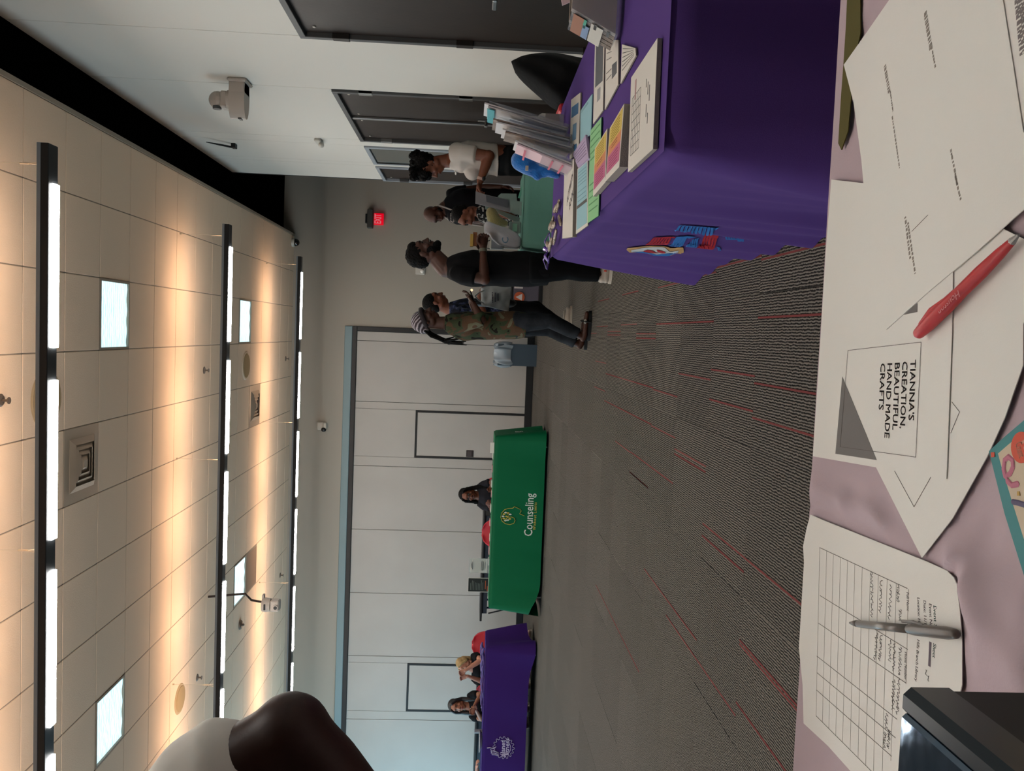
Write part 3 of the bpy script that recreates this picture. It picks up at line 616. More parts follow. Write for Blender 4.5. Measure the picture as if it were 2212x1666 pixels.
t, x0, x1, z0, z1 = card_on('sign_holder', 'clear acrylic sign with a white sheet standing on the green table', 1014, 1206, 1056, 1239, 12.0, mwh)
m_acr = mat('acrylic_clear', '#c9ccca', .08, spec=.6, alpha=.28); MB().box(x0, x1, 12.0, 12.004, z0, z1).box(x0, x1, 11.98, 12.06, z0, z0+.004).build('acrylic', m_acr, t)
MB().box(x0+.005, x1-.005, 12.005, 12.006, z0+.03, z1-.02).build('sheet', mwh, t); tx = MB()
for k, (wd, zz) in enumerate(((.3, .88), (.5, .82), (.62, .38), (.66, .33), (.6, .28), (.5, .2))): tx.box((x0+x1)/2-wd*(x1-x0)/2, (x0+x1)/2+wd*(x1-x0)/2, 11.998, 11.9995, z0+(z1-z0)*zz, z0+(z1-z0)*zz+.006)
tx.build('text_line', mat('print_grey', '#5a5a58', .8), t, kind='stuff')
t, x0, x1, z0, z1 = card_on('standing_flyer', 'black flyer with orange lines standing on the green table', 1011, 1248, 1054, 1280, 12.0, mwh)
MB().box(x0, x1, 12.0, 12.006, z0, z1, ch=.001).build('card', mwh, t); MB().box(x0+.008, x1-.008, 11.9975, 12.0, z0+.008, z1-.008).build('black_face', mat('flyer_black', '#121715', .5), t)
tx = MB(); 
for k in range(9): tx.box(x0+.03, x1-.03-rd.uniform(0, .06), 11.9955, 11.9975, z1-.045-k*.022, z1-.04-k*.022)
tx.build('text_line', mat('flyer_grey', '#6b746f', .6), t, kind='stuff'); MB().box(x0+.02, x1-.12, 11.9955, 11.9975, z0+.012, z0+.022).box(x0+.05, x1-.04, 11.9955, 11.9975, z0+.04, z0+.05).build('orange_line', mat('flyer_orange', '#a8502a', .6), t)
q = at_y(1065, 968, 11.85); t = thing('price_card', 'small cream card standing at the right of the green table', 'card', (q.x, 11.85, .744)); MB().slab([(q.x-.075, 11.85, .744), (q.x+.075, 11.85, .744), (q.x+.075, 11.87, .80), (q.x-.075, 11.87, .80)], .003, (0, -1, .3)).slab([(q.x-.075, 11.91, .744), (q.x+.075, 11.91, .744), (q.x+.075, 11.87, .80), (q.x-.075, 11.87, .80)], .003, (0, 1, .3)).build('card', mwh, t)
# ---- second purple (gym) table at the left
m_purple2 = mat('purple_cloth_dark', '#321a5c', .8, spec=.1, bump=(400, .06))
GX = at_y(1050, 1400, 12.0).x+.0; FX1, FX2, FY1, FY2 = GX-2.44, GX, 12.0, 12.74
t = thing('folding_table', 'folding table under the dark purple cloth at the far left', 'table', ((FX1+FX2)/2, 12.4, 0)); table_legs(t, FX1+.02, FX2-.02, FY1+.02, FY2-.02, .735, m_tt)
fc = Cloth(FX1, FX2, FY1, FY2, .742, .09, flare=.03, amp=.010, cf=.08, seed=8, cs=.2, freq=.7, hemf=lambda q: .11-.085*math.exp(-((q-(2.44))/.3)**2))
tf_ = thing('tablecloth', 'dark purple tablecloth with a white gear and thumb logo at far left', 'tablecloth', ((FX1+FX2)/2, 12.4, 0)); fc.build('cloth', m_purple2, tf_, 380)
def zg(x, y): return (940+x/4.958, 1330+y/4.958)
m_lw = mat('logo_lilac', '#b4a9c4', .7)
def fl(x, y, lift=.006): q = at_y(*zg(x, y), FY1-.03); return fc.front(q.x, q.z, lift)
gc_ = (740, 1415); gp = []; N_ = 16
for k in range(N_*4):
    a = 2*PI*k/(N_*4); r = 118 if (k % 4) in (0, 1) else 98; gp.append(fl(gc_[0]+r*math.cos(a), gc_[1]+r*math.sin(a)))
MB().tube(gp+[gp[0]], .006, seg=6, flat=.6).build('gear_outline', m_lw, tf_)
gp = [fl(740+78*math.cos(a), 1415+78*math.sin(a)) for a in [k*PI/14-PI*.62 for k in range(19)]]
MB().tube(gp, .006, seg=6, flat=.6).build('ring', m_lw, tf_)
for i, pts in enumerate((((565, 1422), (590, 1418), (620, 1428), (650, 1412)), ((605, 1455), (640, 1450), (680, 1470)), ((608, 1475), (640, 1474), (678, 1488)), ((618, 1492), (645, 1492), (672, 1500)), ((600, 1440), (612, 1452), (606, 1470)))):
    MB().tube([fl(*p) for p in pts], [.014]*len(pts), seg=8, flat=.4).build('thumb' if i == 0 else 'finger', m_lw, tf_)
for s_, xc in (('planet', 742), ('fitness', 788)):
    q = at_y(*zg(xc+12, 1425 if s_ == 'planet' else 1405), FY1-.03); v = MB(); text_on(v, s_, None, (1, 0, 0), (0, 0, 1), .095, bold=.0016, width=.24 if s_ == 'planet' else .25, fn=on_front(fc, q.x, q.z)); v.build('lettering', m_lw, tf_)
# bunched spare cloth, paper, cup and tray on that table
bm_ = MB()
for k in range(4):
    pts = []; 
    for i in range(24):
        u = i/23; x = FX2-.05-u*.93; pts.append((x, 12.1+.08*k+.03*math.sin(u*17+k*2), .762+.010*k*(1-u*.7)+.012*(1+math.sin(u*23+k*1.7))*(1-.5*u)))
    bm_.tube(pts, [.015*(1-.4*i/23)+.005*math.sin(i*1.9+k*2) for i in range(24)], seg=8)
t = thing('folded_cloth', 'bunched lilac cloth lying along the dark purple table', 'cloth', (FX2-1, 12.25, .745)); bm_.build('folds', mat('lilac_cloth', '#4b3570', .8, sheen=.3), t, smooth=True)
q = at_y(1038, 1580, 12.3); t = thing('coin_tray', 'small grey cup standing on the dark purple table', 'cup', (q.x, 12.3, .745)); MB().cyl((q.x, 12.3, .745), (q.x, 12.3, .86), .03, .033, seg=20).build('cup', mat('cup_grey', '#6d6c72', .5), t)
q = at_y(1040, 1602, 12.25); t = thing('paper_plate', 'white plates stacked at the end of the dark purple table', 'plate', (q.x, 12.25, .745)); MB().loft([((q.x, 12.25, .745), (.09, 0, 0), (0, .07, 0)), ((q.x, 12.25, .775), (.16, 0, 0), (0, .12, 0)), ((q.x, 12.25, .785), (.17, 0, 0), (0, .125, 0))], seg=28).build('plates', mwh, t)
# black folding tables along the far wall
m_bt = mat('black_table', '#0e0f12', .5)
for (a, b, lab) in ((at_y(1050, 1095, 13.9).x, at_y(1050, 1335, 13.9).x, 'long black folding table behind the green table'), (at_y(1040, 1485, 13.9).x, -8.2, 'long black folding table behind the dark purple table')):
    x1, x0 = a, b; t = thing('black_folding_table', lab, 'table', ((x0+x1)/2, 13.9, 0))
    MB().box(x0, x1, 13.72, 14.35, .78, .815, ch=.006).build('table_top', m_bt, t); MB().box(x0+.12, x1-.12, 13.76, 14.30, .70, .78, ch=.004).build('apron', mat('table_blue_grey', '#27323f', .5), t)
    for x in (x0+.2, x1-.2):
        for y in (13.82, 14.25): MB().tube([(x, y, .02), (x, y, .72)], .017, seg=10).build('leg', mat('leg_blue', '#22304a', .4, .5), t)
        MB().box(x-.03, x+.03, 13.76, 14.30, .0, .035, ch=.008).build('foot_bar', m_bt, t)
        MB().tube([(x, 13.9, .2), (x-.12, 13.9, .66)], .012).build('brace', m_bt, t)
# grey covered display table with a round orange logo
gx0, gx1 = at_y(1135, 664, 13.6).x, at_y(1135, 560, 13.6).x
t = thing('display_table', 'grey cloth covered table with a round orange logo behind the standing shoppers', 'table', ((gx0+gx1)/2, 13.9, 0))
zt = at_y(1108, 640, 13.6).z; zb = at_y(1162, 640, 13.6).z
MB().box(gx0, gx1, 13.6, 14.3, .06, zt, ch=.01).build('grey_cover', mat('grey_cover', '#58545e', .8), t); MB().box(gx0-.01, gx1+.01, 13.59, 14.31, zt, zt+.04, ch=.01).build('black_top', m_bt, t)
MB().box(gx0-.01, gx1+.01, 13.6, 14.3, 0, .06, ch=.004).build('black_base', m_bt, t)
q = at_y(1122, 642, 13.59); MB().cyl((q.x, 13.588, q.z), (q.x, 13.6, q.z), .085, seg=32).build('orange_disc', mat('disc_orange', '#b0512c', .7), t)
v = MB().add([(q.x-.055, 13.583, q.z-.04), (q.x+.055, 13.583, q.z-.045), (q.x+.0, 13.583, q.z+.06), (q.x+.0, 13.583, q.z-.015)], [(0, 3, 2), (0, 1, 3), (1, 2, 3)]); v.build('arrow_mark', mat('mark_white', '#c7bdb9', .7), t, solid=.002)
v = MB(); q = at_y(1125, 619, 13.59); text_on(v, 'F', (q.x, 13.59, q.z-.03), (1, 0, 0), (0, 0, 1), .19, bold=.004); v.build('lettering', mat('mark_white', ''), t)
# ---- trash bin
q = at_y(1145, 768, 14.45); bx, by = q.x, 14.45; hw = (at_y(1110, 740, by).x-at_y(1110, 790, by).x)/2; ztop = at_y(1072, 768, by).z
t = thing('trash_bin', 'slate blue trash bin with a clear liner beside the partition', 'bin', (bx, by, 0))
zr = ztop-.02
MB().loft([((bx, by, z), (hw*k, 0, 0), (0, .2*k, 0)) for z, k in ((0, .88), (.02, .92), (zr, 1.05), (zr+.02, 1.08))], seg=4).xf(Matrix.Identity(4)).build('bin_body', mat('bin_blue', '#2e3b46', .5), t) if 0 else MB().prism([(bx-hw*.93, by-.17), (bx+hw*.93, by-.17), (bx+hw*.93, by+.17), (bx-hw*.93, by+.17)], 0, zr-.0).build('bin_body', mat('bin_blue', '#33424e', .5), t)
def liner(u, v):
    a = 2*PI*u; sq = lambda c: math.copysign(abs(c)**.5, c); fl_ = 1+.05*math.sin(a*9+v*4)+.04*math.sin(a*17)
    z = ztop+.03-v*.29-.02*math.sin(a*5); k = (.9+.16*math.sin(v*PI*.8))*fl_
    return (bx+hw*1.02*k*sq(math.cos(a)), by+.19*k*sq(math.sin(a)), z)
MB().grid(liner, 90, 14, closed_u=True).build('bin_liner', mat('liner_clear', '#98a4ad', .22, spec=.7, alpha=.62), t, smooth=True)
# ---- red stacking chairs
m_red = mat('chair_red', '#b3202e', .45); m_chrome = mat('chair_chrome', '#8f8f92', .25, .9)
def chair(name, lab, loc, rz, shell=m_red, group=None, top=.84):
    t = thing(name, lab, 'chair', loc, rz, group); M = WM[t.name]
    def bk(u, v):
        x = (u-.5)*.44*(math.sqrt(max(.02, 1-max(0, (v-.45)/.56)**2.6))); return M@Vector((x, -.21-.05*v-.03*math.cos((u-.5)*3), .47+(top-.47)*v))
    MB().grid(bk, 14, 12).build('backrest', shell, t, smooth=True, solid=.012)
    def st_(u, v):
        x = (u-.5)*.44; y = -.22+.44*v; return M@Vector((x, y, .455+.02*abs(u-.5)*2-.03*max(0, v-.8)*3))
    MB().grid(st_, 12, 12).build('seat', shell, t, smooth=True, solid=.014)
    for s in (-1, 1):
        MB().tube([M@Vector((s*.2, -.2, .44)), M@Vector((s*.225, -.3, .01))], .010).build('leg', m_chrome, t)
        MB().tube([M@Vector((s*.2, .17, .44)), M@Vector((s*.225, .22, .01))], .010).build('leg', m_chrome, t)
        MB().tube([M@Vector((s*.2, -.24, .43)), M@Vector((s*.2, .2, .43))], .009).build('seat_rail', m_chrome, t)
    return t
q = at_y(1052, 1160, 13.05); chair('stacking_chair', 'empty red stacking chair behind the green table', (q.x, 13.05, 0), PI)
q = at_y(1040, 1395, 13.15); chair('stacking_chair', 'red stacking chair under the blonde woman at the far left', (q.x-.06, 13.3, 0), PI*1.1, top=.93)
q = at_y(1045, 1525, 13.2); chair('stacking_chair', 'red stacking chair hidden behind the woman with long dark hair', (q.x, 13.32, 0), PI)
q = at_y(1045, 1070, 13.0); chair('stacking_chair', 'red stacking chair under the seated woman with dark braids', (q.x, 13.15, 0), PI)
q = at_y(1110, 397, 8.15); chair('stacking_chair', 'red stacking chair between the pale green table and the door wall', (q.x+.05, 8.35, 0), PI*.6)
# black coat draped on the near chair
def coat(u, v):
    a = 2*PI*u; z = .955-.66*v-.03*(1-v)*math.cos(a); e = min(1, (v*3.2))**.55
    w = (.015+.085*e+.045*min(1, v*1.6))*(1+.05*math.sin(a*3+1+v*3)); d = (.02+.15*e)*(1+.09*math.sin(a*5+v*5))
    return (1.345-w/(1+.05)+w*math.cos(a)+.012*math.sin(v*9), 4.15+d*math.sin(a), z)
t = thing('draped_chair', 'chair hidden under a black coat beyond the purple table', 'chair', (1.24, 4.15, 0)); MB().grid(coat, 72, 34, closed_u=True).build('coat', mat('coat_black', '#0a0a0b', .8, bump=(30, .4)), t, smooth=True)
for sx in (1.16, 1.33):
    for sy in (4.03, 4.27): MB().tube([(sx, sy, .35), (sx, sy, .01)], .011).build('leg', m_chrome, t)
q = at_y(1212, 240, 4.05); MB().box(q.x-.012, q.x+.03, 4.02, 4.30, q.z-.05, q.z+.012, ch=.008).build('red_arm', m_red, t)
# ================================================================== THINGS ON THE PURPLE TABLE
ZT = .744
def zA(x, y): return (1050+x/5.205, 200+y/5.205)
def zB(x, y): return (1000+x/4.809, y/4.809)
m_pg = mat('print_grey', ''); m_pblk = mat('print_black', '#26262a', .8)
def stackp(name, lab, cat, corners, h, m, side=None, z=ZT, group=None):
    P = [at_z(*c, z+h) for c in corners]; c = sum(P, Vector())/len(P); t = thing(name, lab, cat, (c.x, c.y, z), group=group)
    MB().prism([(p.x, p.y) for p in P], z+.0005, z+h, 0).build('sheets', side or m, t)
    MB().prism([(p.x, p.y) for p in P], z+h, z+h+.0008).build('top_sheet', m, t)
    return t, [Vector((p.x, p.y, z+h+.0009)) for p in P]
def quadpt(Q, u, v): return Q[0]*(1-u)*(1-v)+Q[1]*u*(1-v)+Q[2]*u*v+Q[3]*(1-u)*v     # u along 0-1, v along 0-3
def band(Q, u0, u1, v0, v1, m, name, t, th=.0005):
    pts = [quadpt(Q, *a) for a in ((u0, v0), (u1, v0), (u1, v1), (u0, v1))]; return MB().slab(pts, th, (0, 0, 1)).build(name, m, t)
def lines(Q, us, vs, t, m=None, hgt=.012, name='text_line', th=.0006):
    mb = MB()
    for (v0), (u0, u1) in zip(vs, us): mb.slab([quadpt(Q, *a) for a in ((u0, v0), (u1, v0), (u1, v0+hgt), (u0, v0+hgt))], th, (0, 0, 1))
    return mb.build(name, m or m_pg, t, kind='stuff')
m_white = mat('sheet_white', '#c9c4bb', .7); m_edge = mat('paper_edge', '#8d857c', .8, bump=(300, .3))
# calendar sheets (nearest)
t, Q = stackp('calendar_sheet', 'stack of white calendar sheets at the near end of the purple table', 'paper', [(1421, 82), (1411, 322), (1357, 372), (1364, 168)], .010, m_white, m_edge)
grid_ = MB()
for k in range(8): grid_.slab([quadpt(Q, *a) for a in ((.25+.6*k/7, .55), (.252+.6*k/7+.003, .55), (.252+.6*k/7+.003, .9), (.25+.6*k/7, .9))], .0004, (0, 0, 1))
for k in range(6): grid_.slab([quadpt(Q, *a) for a in ((.25, .55+.35*k/5), (.855, .55+.35*k/5), (.855, .554+.35*k/5), (.25, .554+.35*k/5))], .0004, (0, 0, 1))
grid_.build('calendar_grid', m_pg, t, kind='stuff'); lines(Q, [(.35, .5), (.3, .42), (.5, .62), (.6, .7), (.25, .33)], [.2, .26, .3, .24, .33], t); lines(Q, [(.1, .3)], [.75], t, mat('print_rose', '#a98a88', .8), .05, 'heading')
# banded flyers
m_yel = mat('flyer_yellow', '#c4a94d', .7); m_ora = mat('flyer_peach', '#c67d4f', .7); m_pnk = mat('flyer_pink', '#b1587a', .7)
def banded(lab, corners, h):
    t, Q = stackp('flyer_stack', lab, 'flyer', corners, h, m_white, m_edge, group=None)
    band(Q, .05, .95, .03, .38, m_yel, 'yellow_band', t); band(Q, .05, .95, .38, .56, m_ora, 'orange_band', t); band(Q, .05, .95, .56, .88, m_pnk, 'pink_band', t)
    lines(Q, [(.2, .8)]*6+[(.3, .7)]*2, [.08, .13, .18, .23, .28, .33, .42, .47], t, mat('print_olive', '#7d6c35', .8), .01, th=.001); lines(Q, [(.2, .8)]*5, [.62, .67, .72, .77, .82], t, mat('print_plum', '#8a3f5e', .8), .01, th=.001)
banded('stack of flyers with yellow, orange and pink bands beside the calendar sheets', [zA(1555, 125), zA(1395, 400), zA(1345, 1000), zA(1500, 835)], .024)
banded('stack of flyers with yellow, orange and pink bands on top of green sheets', [zA(1365, 405), zA(1225, 630), zA(1205, 1170), zA(1345, 1005)], .016)
m_gr = mat('paper_green', '#86b886', .75); m_bl = mat('paper_blue', '#8fb5bd', .75); m_li = mat('paper_lilac', '#a999b4', .75)
t, Q = stackp('green_sheet', 'pale green printed sheets partly under the flyer stack', 'paper', [zA(1298, 275), zA(1175, 430), zA(1143, 1470), zA(1265, 1385)], .004, m_gr, mat('edge_teal', '#1f4a40', .8))
lines(Q, [(.1, .9)]*10, [.05, .12, .19, .26, .33, .6, .67, .74, .81, .88], t, mat('print_green', '#5c8a60', .8), .012)
t, Q = stackp('blue_sheet', 'pale blue printed sheet with white margin at the aisle edge', 'paper', [zA(1145, 760), zA(1030, 860), zA(1012, 1592), zA(1145, 1495)], .004, m_white, m_edge)
band(Q, .06, .94, .02, .95, m_bl, 'blue_field', t); band(Q, .06, .94, .58, .63, m_pg, 'grey_bar', t, .0009); lines(Q, [(.12, .9)]*8, [.08, .13, .18, .23, .28, .38, .45, .52], t, mat('print_blue_grey', '#6e8f98', .8), .008, th=.0009)
t, Q = stackp('lilac_slip', 'lilac folded slip lying between the blue sheets', 'paper', [zA(1120, 475), zA(975, 690), zA(1035, 845), zA(1155, 740)], .010, m_li)
lines(Q, [(.1, .9)]*5, [.2, .33, .46, .59, .72], t, mat('print_plum2', '#75677f', .8), .02)
t, Q = stackp('blue_sheet', 'pale blue sheet beyond the lilac slip', 'paper', [zA(1195, 15), zA(1063, 205), zA(1060, 560), zA(1180, 470)], .003, m_bl); lines(Q, [(.3, .9)]*2, [.06, .1], t, mat('print_blue_grey', ''), .01)
t, Q = stackp('brochure', 'white brochure with deep blue shapes beside the brochure holders', 'brochure', [zA(1062, 0), zA(958, 82), zA(940, 752), zA(1040, 700)], .005, m_white, m_edge)
band(Q, .15, .9, .14, .32, mat('brochure_blue', '#2b6390', .6), 'blue_shape', t); band(Q, .3, .7, .45, .72, mat('brochure_mid', '#5f86a3', .6), 'blue_shape', t, .0007); band(Q, .2, .5, .8, .9, mat('brochure_blue', ''), 'blue_shape', t)
t, Q = stackp('booklet_stack', 'stack of white activity books at the aisle edge', 'booklet', [zA(990, 742), zA(884, 822), zA(858, 1642), zA(972, 1622)], .016, m_white, m_edge)
ux = (Q[3]-Q[0]).normalized(); uy = (Q[0]-Q[1]).normalized()
for s_, a, b, hh in (('ACTIVITY', zA(908, 1275), zA(978, 965), .054), ('BOOK', zA(936, 1330), zA(980, 1150), .047)):
    v = MB(); A_b, B_b = at_z(*a, ZT+.0172), at_z(*b, ZT+.0172); d_b = (B_b-A_b).normalized(); text_on(v, s_, A_b, d_b, Vector((-d_b.y, d_b.x, 0)), hh, 'LEFT', .001, width=(B_b-A_b).length); v.build('lettering', m_pblk, t)
for lab, cs in (('glossy black and white sheet farthest from the aisle', [(1306.5, 76), (1286, 80), (1281.5, 268), (1303, 238)]), ('white sheet with one dark photo square', [(1336, 86), (1309.5, 86), (1307, 237), (1336, 182)]), ('white sheets with grey text under the tall brochure holder', [(1373, 104), (1344, 96), (1341, 181), (1374, 120)])):
    t, Q = stackp('black_and_white_sheet', lab, 'paper', cs, .004, m_white, m_edge)
    if 'glossy' in lab: band(Q, .1, .85, .1, .6, mat('photo_dark', '#4b4b50', .35), 'photo', t); band(Q, .3, .6, .65, .8, mat('photo_mid', '#8b8a8c', .5), 'photo', t)
    elif 'square' in lab: band(Q, .1, .45, .45, .7, mat('photo_dark', ''), 'photo', t); lines(Q, [(.5, .9)]*5, [.1, .2, .3, .5, .6], t, None, .01)
    else: lines(Q, [(.1, .9)]*6, [.1, .22, .34, .46, .58, .7], t, None, .02)
# acrylic brochure holders with leaflets
m_acr2 = mat('acrylic_smoky', '#a9aeb6', .06, spec=.7, alpha=.17)
def zC(x, y): return (1020+x/8.329, 200+y/8.329)
def holder(lab, top_near, top_far, bot_near, bot_far, Y, Y2, depth, mats, brochure_top):
    # front face spanned by four photo points at distances Y (near edge) and Y2 (far edge)
    A, B, Cc, D = at_y(*top_near, Y), at_y(*top_far, Y2), at_y(*bot_far, Y2), at_y(*bot_near, Y)
    Cc.z = D.z = ZT+.012
    t = thing('brochure_holder', lab, 'holder', tuple((Cc+D)/2-Vector((0, 0, .012)))); n = (B-A).cross(D-A).normalized()
    if n.x > 0: n = -n
    lo = lambda p, q, k: p+(q-p)*k
    MB().slab([lo(D, A, .55), lo(Cc, B, .55), Cc, D], .003, n).slab([A-n*depth, B-n*depth, Cc-n*depth, D-n*depth], .003, n).slab([D, lo(D, A, .55), A-n*depth, D-n*depth], .003, (A-B)).slab([Cc, lo(Cc, B, .55), B-n*depth, Cc-n*depth], .003, (B-A)).slab([D, Cc, Cc-n*depth, D-n*depth], .003, (0, 0, 1)).build('acrylic_shell', m_acr2, t)
    up = (A-D)*brochure_top
    for k, m in enumerate(mats):
        o = -n*(.006+.009*k); e = (B-A)*.03; u2 = up*(1+.05*k)
        MB().slab([D+e+o+Vector((0, 0, .006)), D+e+o+u2, Cc-e+o+u2, Cc-e+o+Vector((0, 0, .006))], .006, -n).build('leaflet', m, t)
    return t, A, B, Cc, D, n
m_l1 = mat('leaflet_white', '#c6c2c0', .5); m_l2 = mat('leaflet_tan', '#a08c7c', .5, var=('#6a5a50', 9, .1)); m_l3 = mat('leaflet_pinkish', '#d0b0b5', .5); m_l4 = mat('leaflet_teal', '#3f9aa0', .5)
h1 = holder('clear holder with a teal topped leaflet, farthest of the row', zC(275, 275), zC(275, 520), zC(1430, 690), zC(1440, 900), 3.55, 3.75, .03, [m_l1, m_l1], 1.0)
A, B, Cc, D, n = h1[1:]; MB().slab([A+n*.002, B+n*.002, B+(Cc-B)*.09+n*.002, A+(D-A)*.09+n*.002], .002, n).build('teal_header', m_l4, h1[0])
MB().slab([A+(D-A)*.28+(B-A)*.3+n*.002, A+(D-A)*.28+(B-A)*.42+n*.002, A+(D-A)*.8+(B-A)*.42+n*.002, A+(D-A)*.8+(B-A)*.3+n*.002], .001, n).build('blue_bar', mat('bar_navy', '#3b4766', .5), h1[0])
h2 = holder('clear holder with white and tan leaflets, second of the row', zC(430, 560), zC(430, 800), zC(1420, 870), zC(1560, 1060), 3.45, 3.66, .03, [m_l1, m_l2], 1.0)
h3 = holder('clear holder with brown photo leaflets, third of the row', zC(590, 740), zC(575, 990), zC(1560, 1050), zC(1620, 1200), 3.36, 3.58, .03, [m_l2, m_l1], 1.0)
h4 = holder('clear holder with pink lined leaflets, nearest the aisle', zC(800, 960), zC(770, 1140), zC(1655, 1360), zC(1640, 1500), 3.3, 3.5, .03, [m_l3, m_l1], 1.0)
A, B, Cc, D, n = h4[1:]
for k in (.14, .62, .8): MB().slab([A+(D-A)*k+n*.004, B+(Cc-B)*k+n*.004, B+(Cc-B)*(k+.035)+n*.004, A+(D-A)*(k+.035)+n*.004], .001, n).build('pink_line', mat('line_pink', '#b8566a', .5), h4[0])
# tall holder with magazines at the right edge
m_mag = mat('magazine_edge', '#7f7268', .7, bump=(200, .5)); Yh = 2.35
A, B = at_y(1236, 18, Yh), at_y(1226, 62, Yh+.09); D, Cc = at_y(1398, 78, Yh), at_y(1378, 103, Yh+.09); D.z = Cc.z = ZT+.015
t = thing('magazine_holder', 'tall clear holder packed with magazines at the right edge', 'holder', tuple((D+Cc)/2-Vector((0, 0, .015))))
ex = Vector((.24, -.02, 0))
P = [A, B, Cc, D]; MB().slab([A, B, Cc, D], .003, (-1, 0, 0)).slab([A, D, D+ex, A+ex], .003, (0, -1, 0)).slab([D, Cc, Cc+ex, D+ex], .003, (0, 0, -1)).build('acrylic_shell', m_acr2, t)
for k in range(5):
    e = (B-A)*(.06+.18*k); e2 = (B-A)*(.06+.18*k+.15); hh = 1-.03*(k % 3)
    MB().add([D+e+Vector((.004, 0, .004)), D+e2+Vector((.004, 0, .004)), A+e2+(D-A)*(1-hh)+Vector((.004, 0, 0)), A+e+(D-A)*(1-hh)+Vector((.004, 0, 0)), D+e+ex*.95+Vector((0, 0, .004)), D+e2+ex*.95+Vector((0, 0, .004)), A+e2+(D-A)*(1-hh)+ex*.95, A+e+(D-A)*(1-hh)+ex*.95], [(0, 3, 2, 1), (4, 5, 6, 7), (0, 1, 5, 4), (2, 3, 7, 6), (1, 2, 6, 5), (0, 4, 7, 3)]).build('magazine', m_mag if k else mat('magazine_cover', '#9a8c80', .5), t)
fx = Vector((-.004, 0, 0)); fc2 = lambda u, v: A+(B-A)*u+(D-A)*v+fx
for nm, u0, u1, v0, v1, m in (('cover_photo', .1, .95, .05, .28, mat('cover_skin', '#8f5d43', .5)), ('cover_block', .35, .95, .28, .42, mat('cover_blue', '#6f87a8', .5)), ('cover_block', .1, .5, .28, .34, mat('cover_teal', '#2f8f78', .5)), ('cover_panel', .1, .95, .44, .7, mat('cover_pale', '#b9b6ac', .5)), ('clip', .05, .3, .5, .56, m_frame), ('clip', .05, .3, .78, .84, m_frame)):
    MB().slab([fc2(u0, v0), fc2(u1, v0), fc2(u1, v1), fc2(u0, v1)], .001, (-1, 0, 0)).build(nm, m, t)
q = at_y(1215, 5, 2.5); t = thing('pink_leaflet', 'pink and cream leaflet behind the magazine holder', 'leaflet', (q.x+.1, 2.5, ZT)); MB().slab([(q.x-.01, 2.5, q.z), (q.x+.22, 2.5, q.z+.06), (q.x+.22, 2.46, ZT+.001), (q.x+.05, 2.46, ZT+.001)], .006, (0, -1, 0)).build('leaflet', m_l3, t)
# sanitiser bottle, business card rest
q = at_y(1190, 262, 3.9); t = thing('sanitizer_bottle', 'small clear flat bottle with white cap beside the brochure holders', 'bottle', (q.x, 3.9, ZT)); zb_ = ZT
MB().loft([((q.x, 3.9, zb_+k), (.035*s, 0, 0), (0, .02*s, 0)) for k, s in ((0, .95), (.005, 1), (.10, 1), (.115, .7), (.12, .45))], seg=20).build('bottle_body', mat('bottle_clear', '#a7a5a2', .1, spec=.7, alpha=.6), t, auto=30); MB().cyl((q.x, 3.9, zb_+.12), (q.x, 3.9, zb_+.15), .018, seg=16).build('cap', m_wht, t); MB().box(q.x-.028, q.x+.028, 3.877, 3.879, zb_+.02, zb_+.085).build('bottle_label', mat('label_grey', '#77736f', .5), t)
# blue plush hand behind the holders
m_plush = mat('plush_blue', '#1f6cb5', .95, sheen=.6, bump=(120, .6)); pb = MB(); c = at_y(1150, 372, 3.9)
def pz(x, y, Y=3.9): return at_y(*zC(x, y), Y)
pb.tube([pz(880, 1230), pz(1000, 1290), pz(1180, 1320)], [.048, .05, .035]).tube([pz(1000, 1330), pz(1050, 1420), pz(1090, 1450)], [.03, .026, .02]).tube([pz(1120, 1350), pz(1160, 1450), pz(1170, 1510)], [.026, .024, .02]).tube([pz(1220, 1360), pz(1280, 1440), pz(1290, 1470)], [.026, .024, .018]).tube([pz(1180, 1300), pz(1350, 1400), pz(1520, 1480)], [.035, .03, .02]).tube([pz(1180, 1250, 3.95), pz(1500, 1000, 3.98), pz(1620, 760, 4.0)], [.03, .04, .035])
t = thing('plush_toy', 'soft bright blue plush toy slumped behind the brochure holders', 'toy', (c.x, c.y, ZT)); v, f = remesh(pb, .006, 4); v = [Vector((p.x, p.y, max(p.z, ZT+.001))) for p in v]; MB().add(v, f).build('body', m_plush, t, smooth=True)
MB().box(*sorted((pz(960, 1400, 3.84).x, pz(1010, 1320, 3.84).x)), 3.835, 3.85, *sorted((pz(1010, 1400, 3.84).z, pz(960, 1320, 3.84).z))).build('fabric_tag', mat('tag_cream', '#b7ab98', .7), t)
# wrapped stick packets and the ribbon
m_pk = mat('packet_gloss', '#a8917a', .25, spec=.7, var=('#5f4a38', 60, .15), bump=(70, .8)); rd = random.Random(9)
PK = sorted([(rd.uniform(.42, .62), 3.74+.042*k) for k in range(10)], key=lambda q: -q[1])
for k, (x, y) in enumerate(PK):
    t = thing('snack_packet', 'crinkled clear packet of brown sticks, '+['first', 'second', 'third', 'fourth', 'fifth', 'sixth', 'seventh', 'eighth', 'ninth', 'tenth'][k]+' from the ribbon bow', 'packet', (x, y, ZT), group='packets at the aisle corner')
    a = rd.uniform(-.5, .5); d = Vector((math.sin(a), math.cos(a), 0)); z = ZT+.012+.012*(k % 3); p0 = Vector((x, y, z))-d*.07; p1 = Vector((x, y, z))+d*.07
    MB().tube([p0, p0+d*.02, (p0+p1)/2, p1-d*.02, p1], [.004, .013, .015, .013, .004], flat=.55, seg=10).build('wrapper', m_pk, t, smooth=True)
t = thing('satin_ribbon', 'shiny purple ribbon bow at the far aisle corner of the purple table', 'ribbon', (.42, 4.22, ZT)); rb = MB()
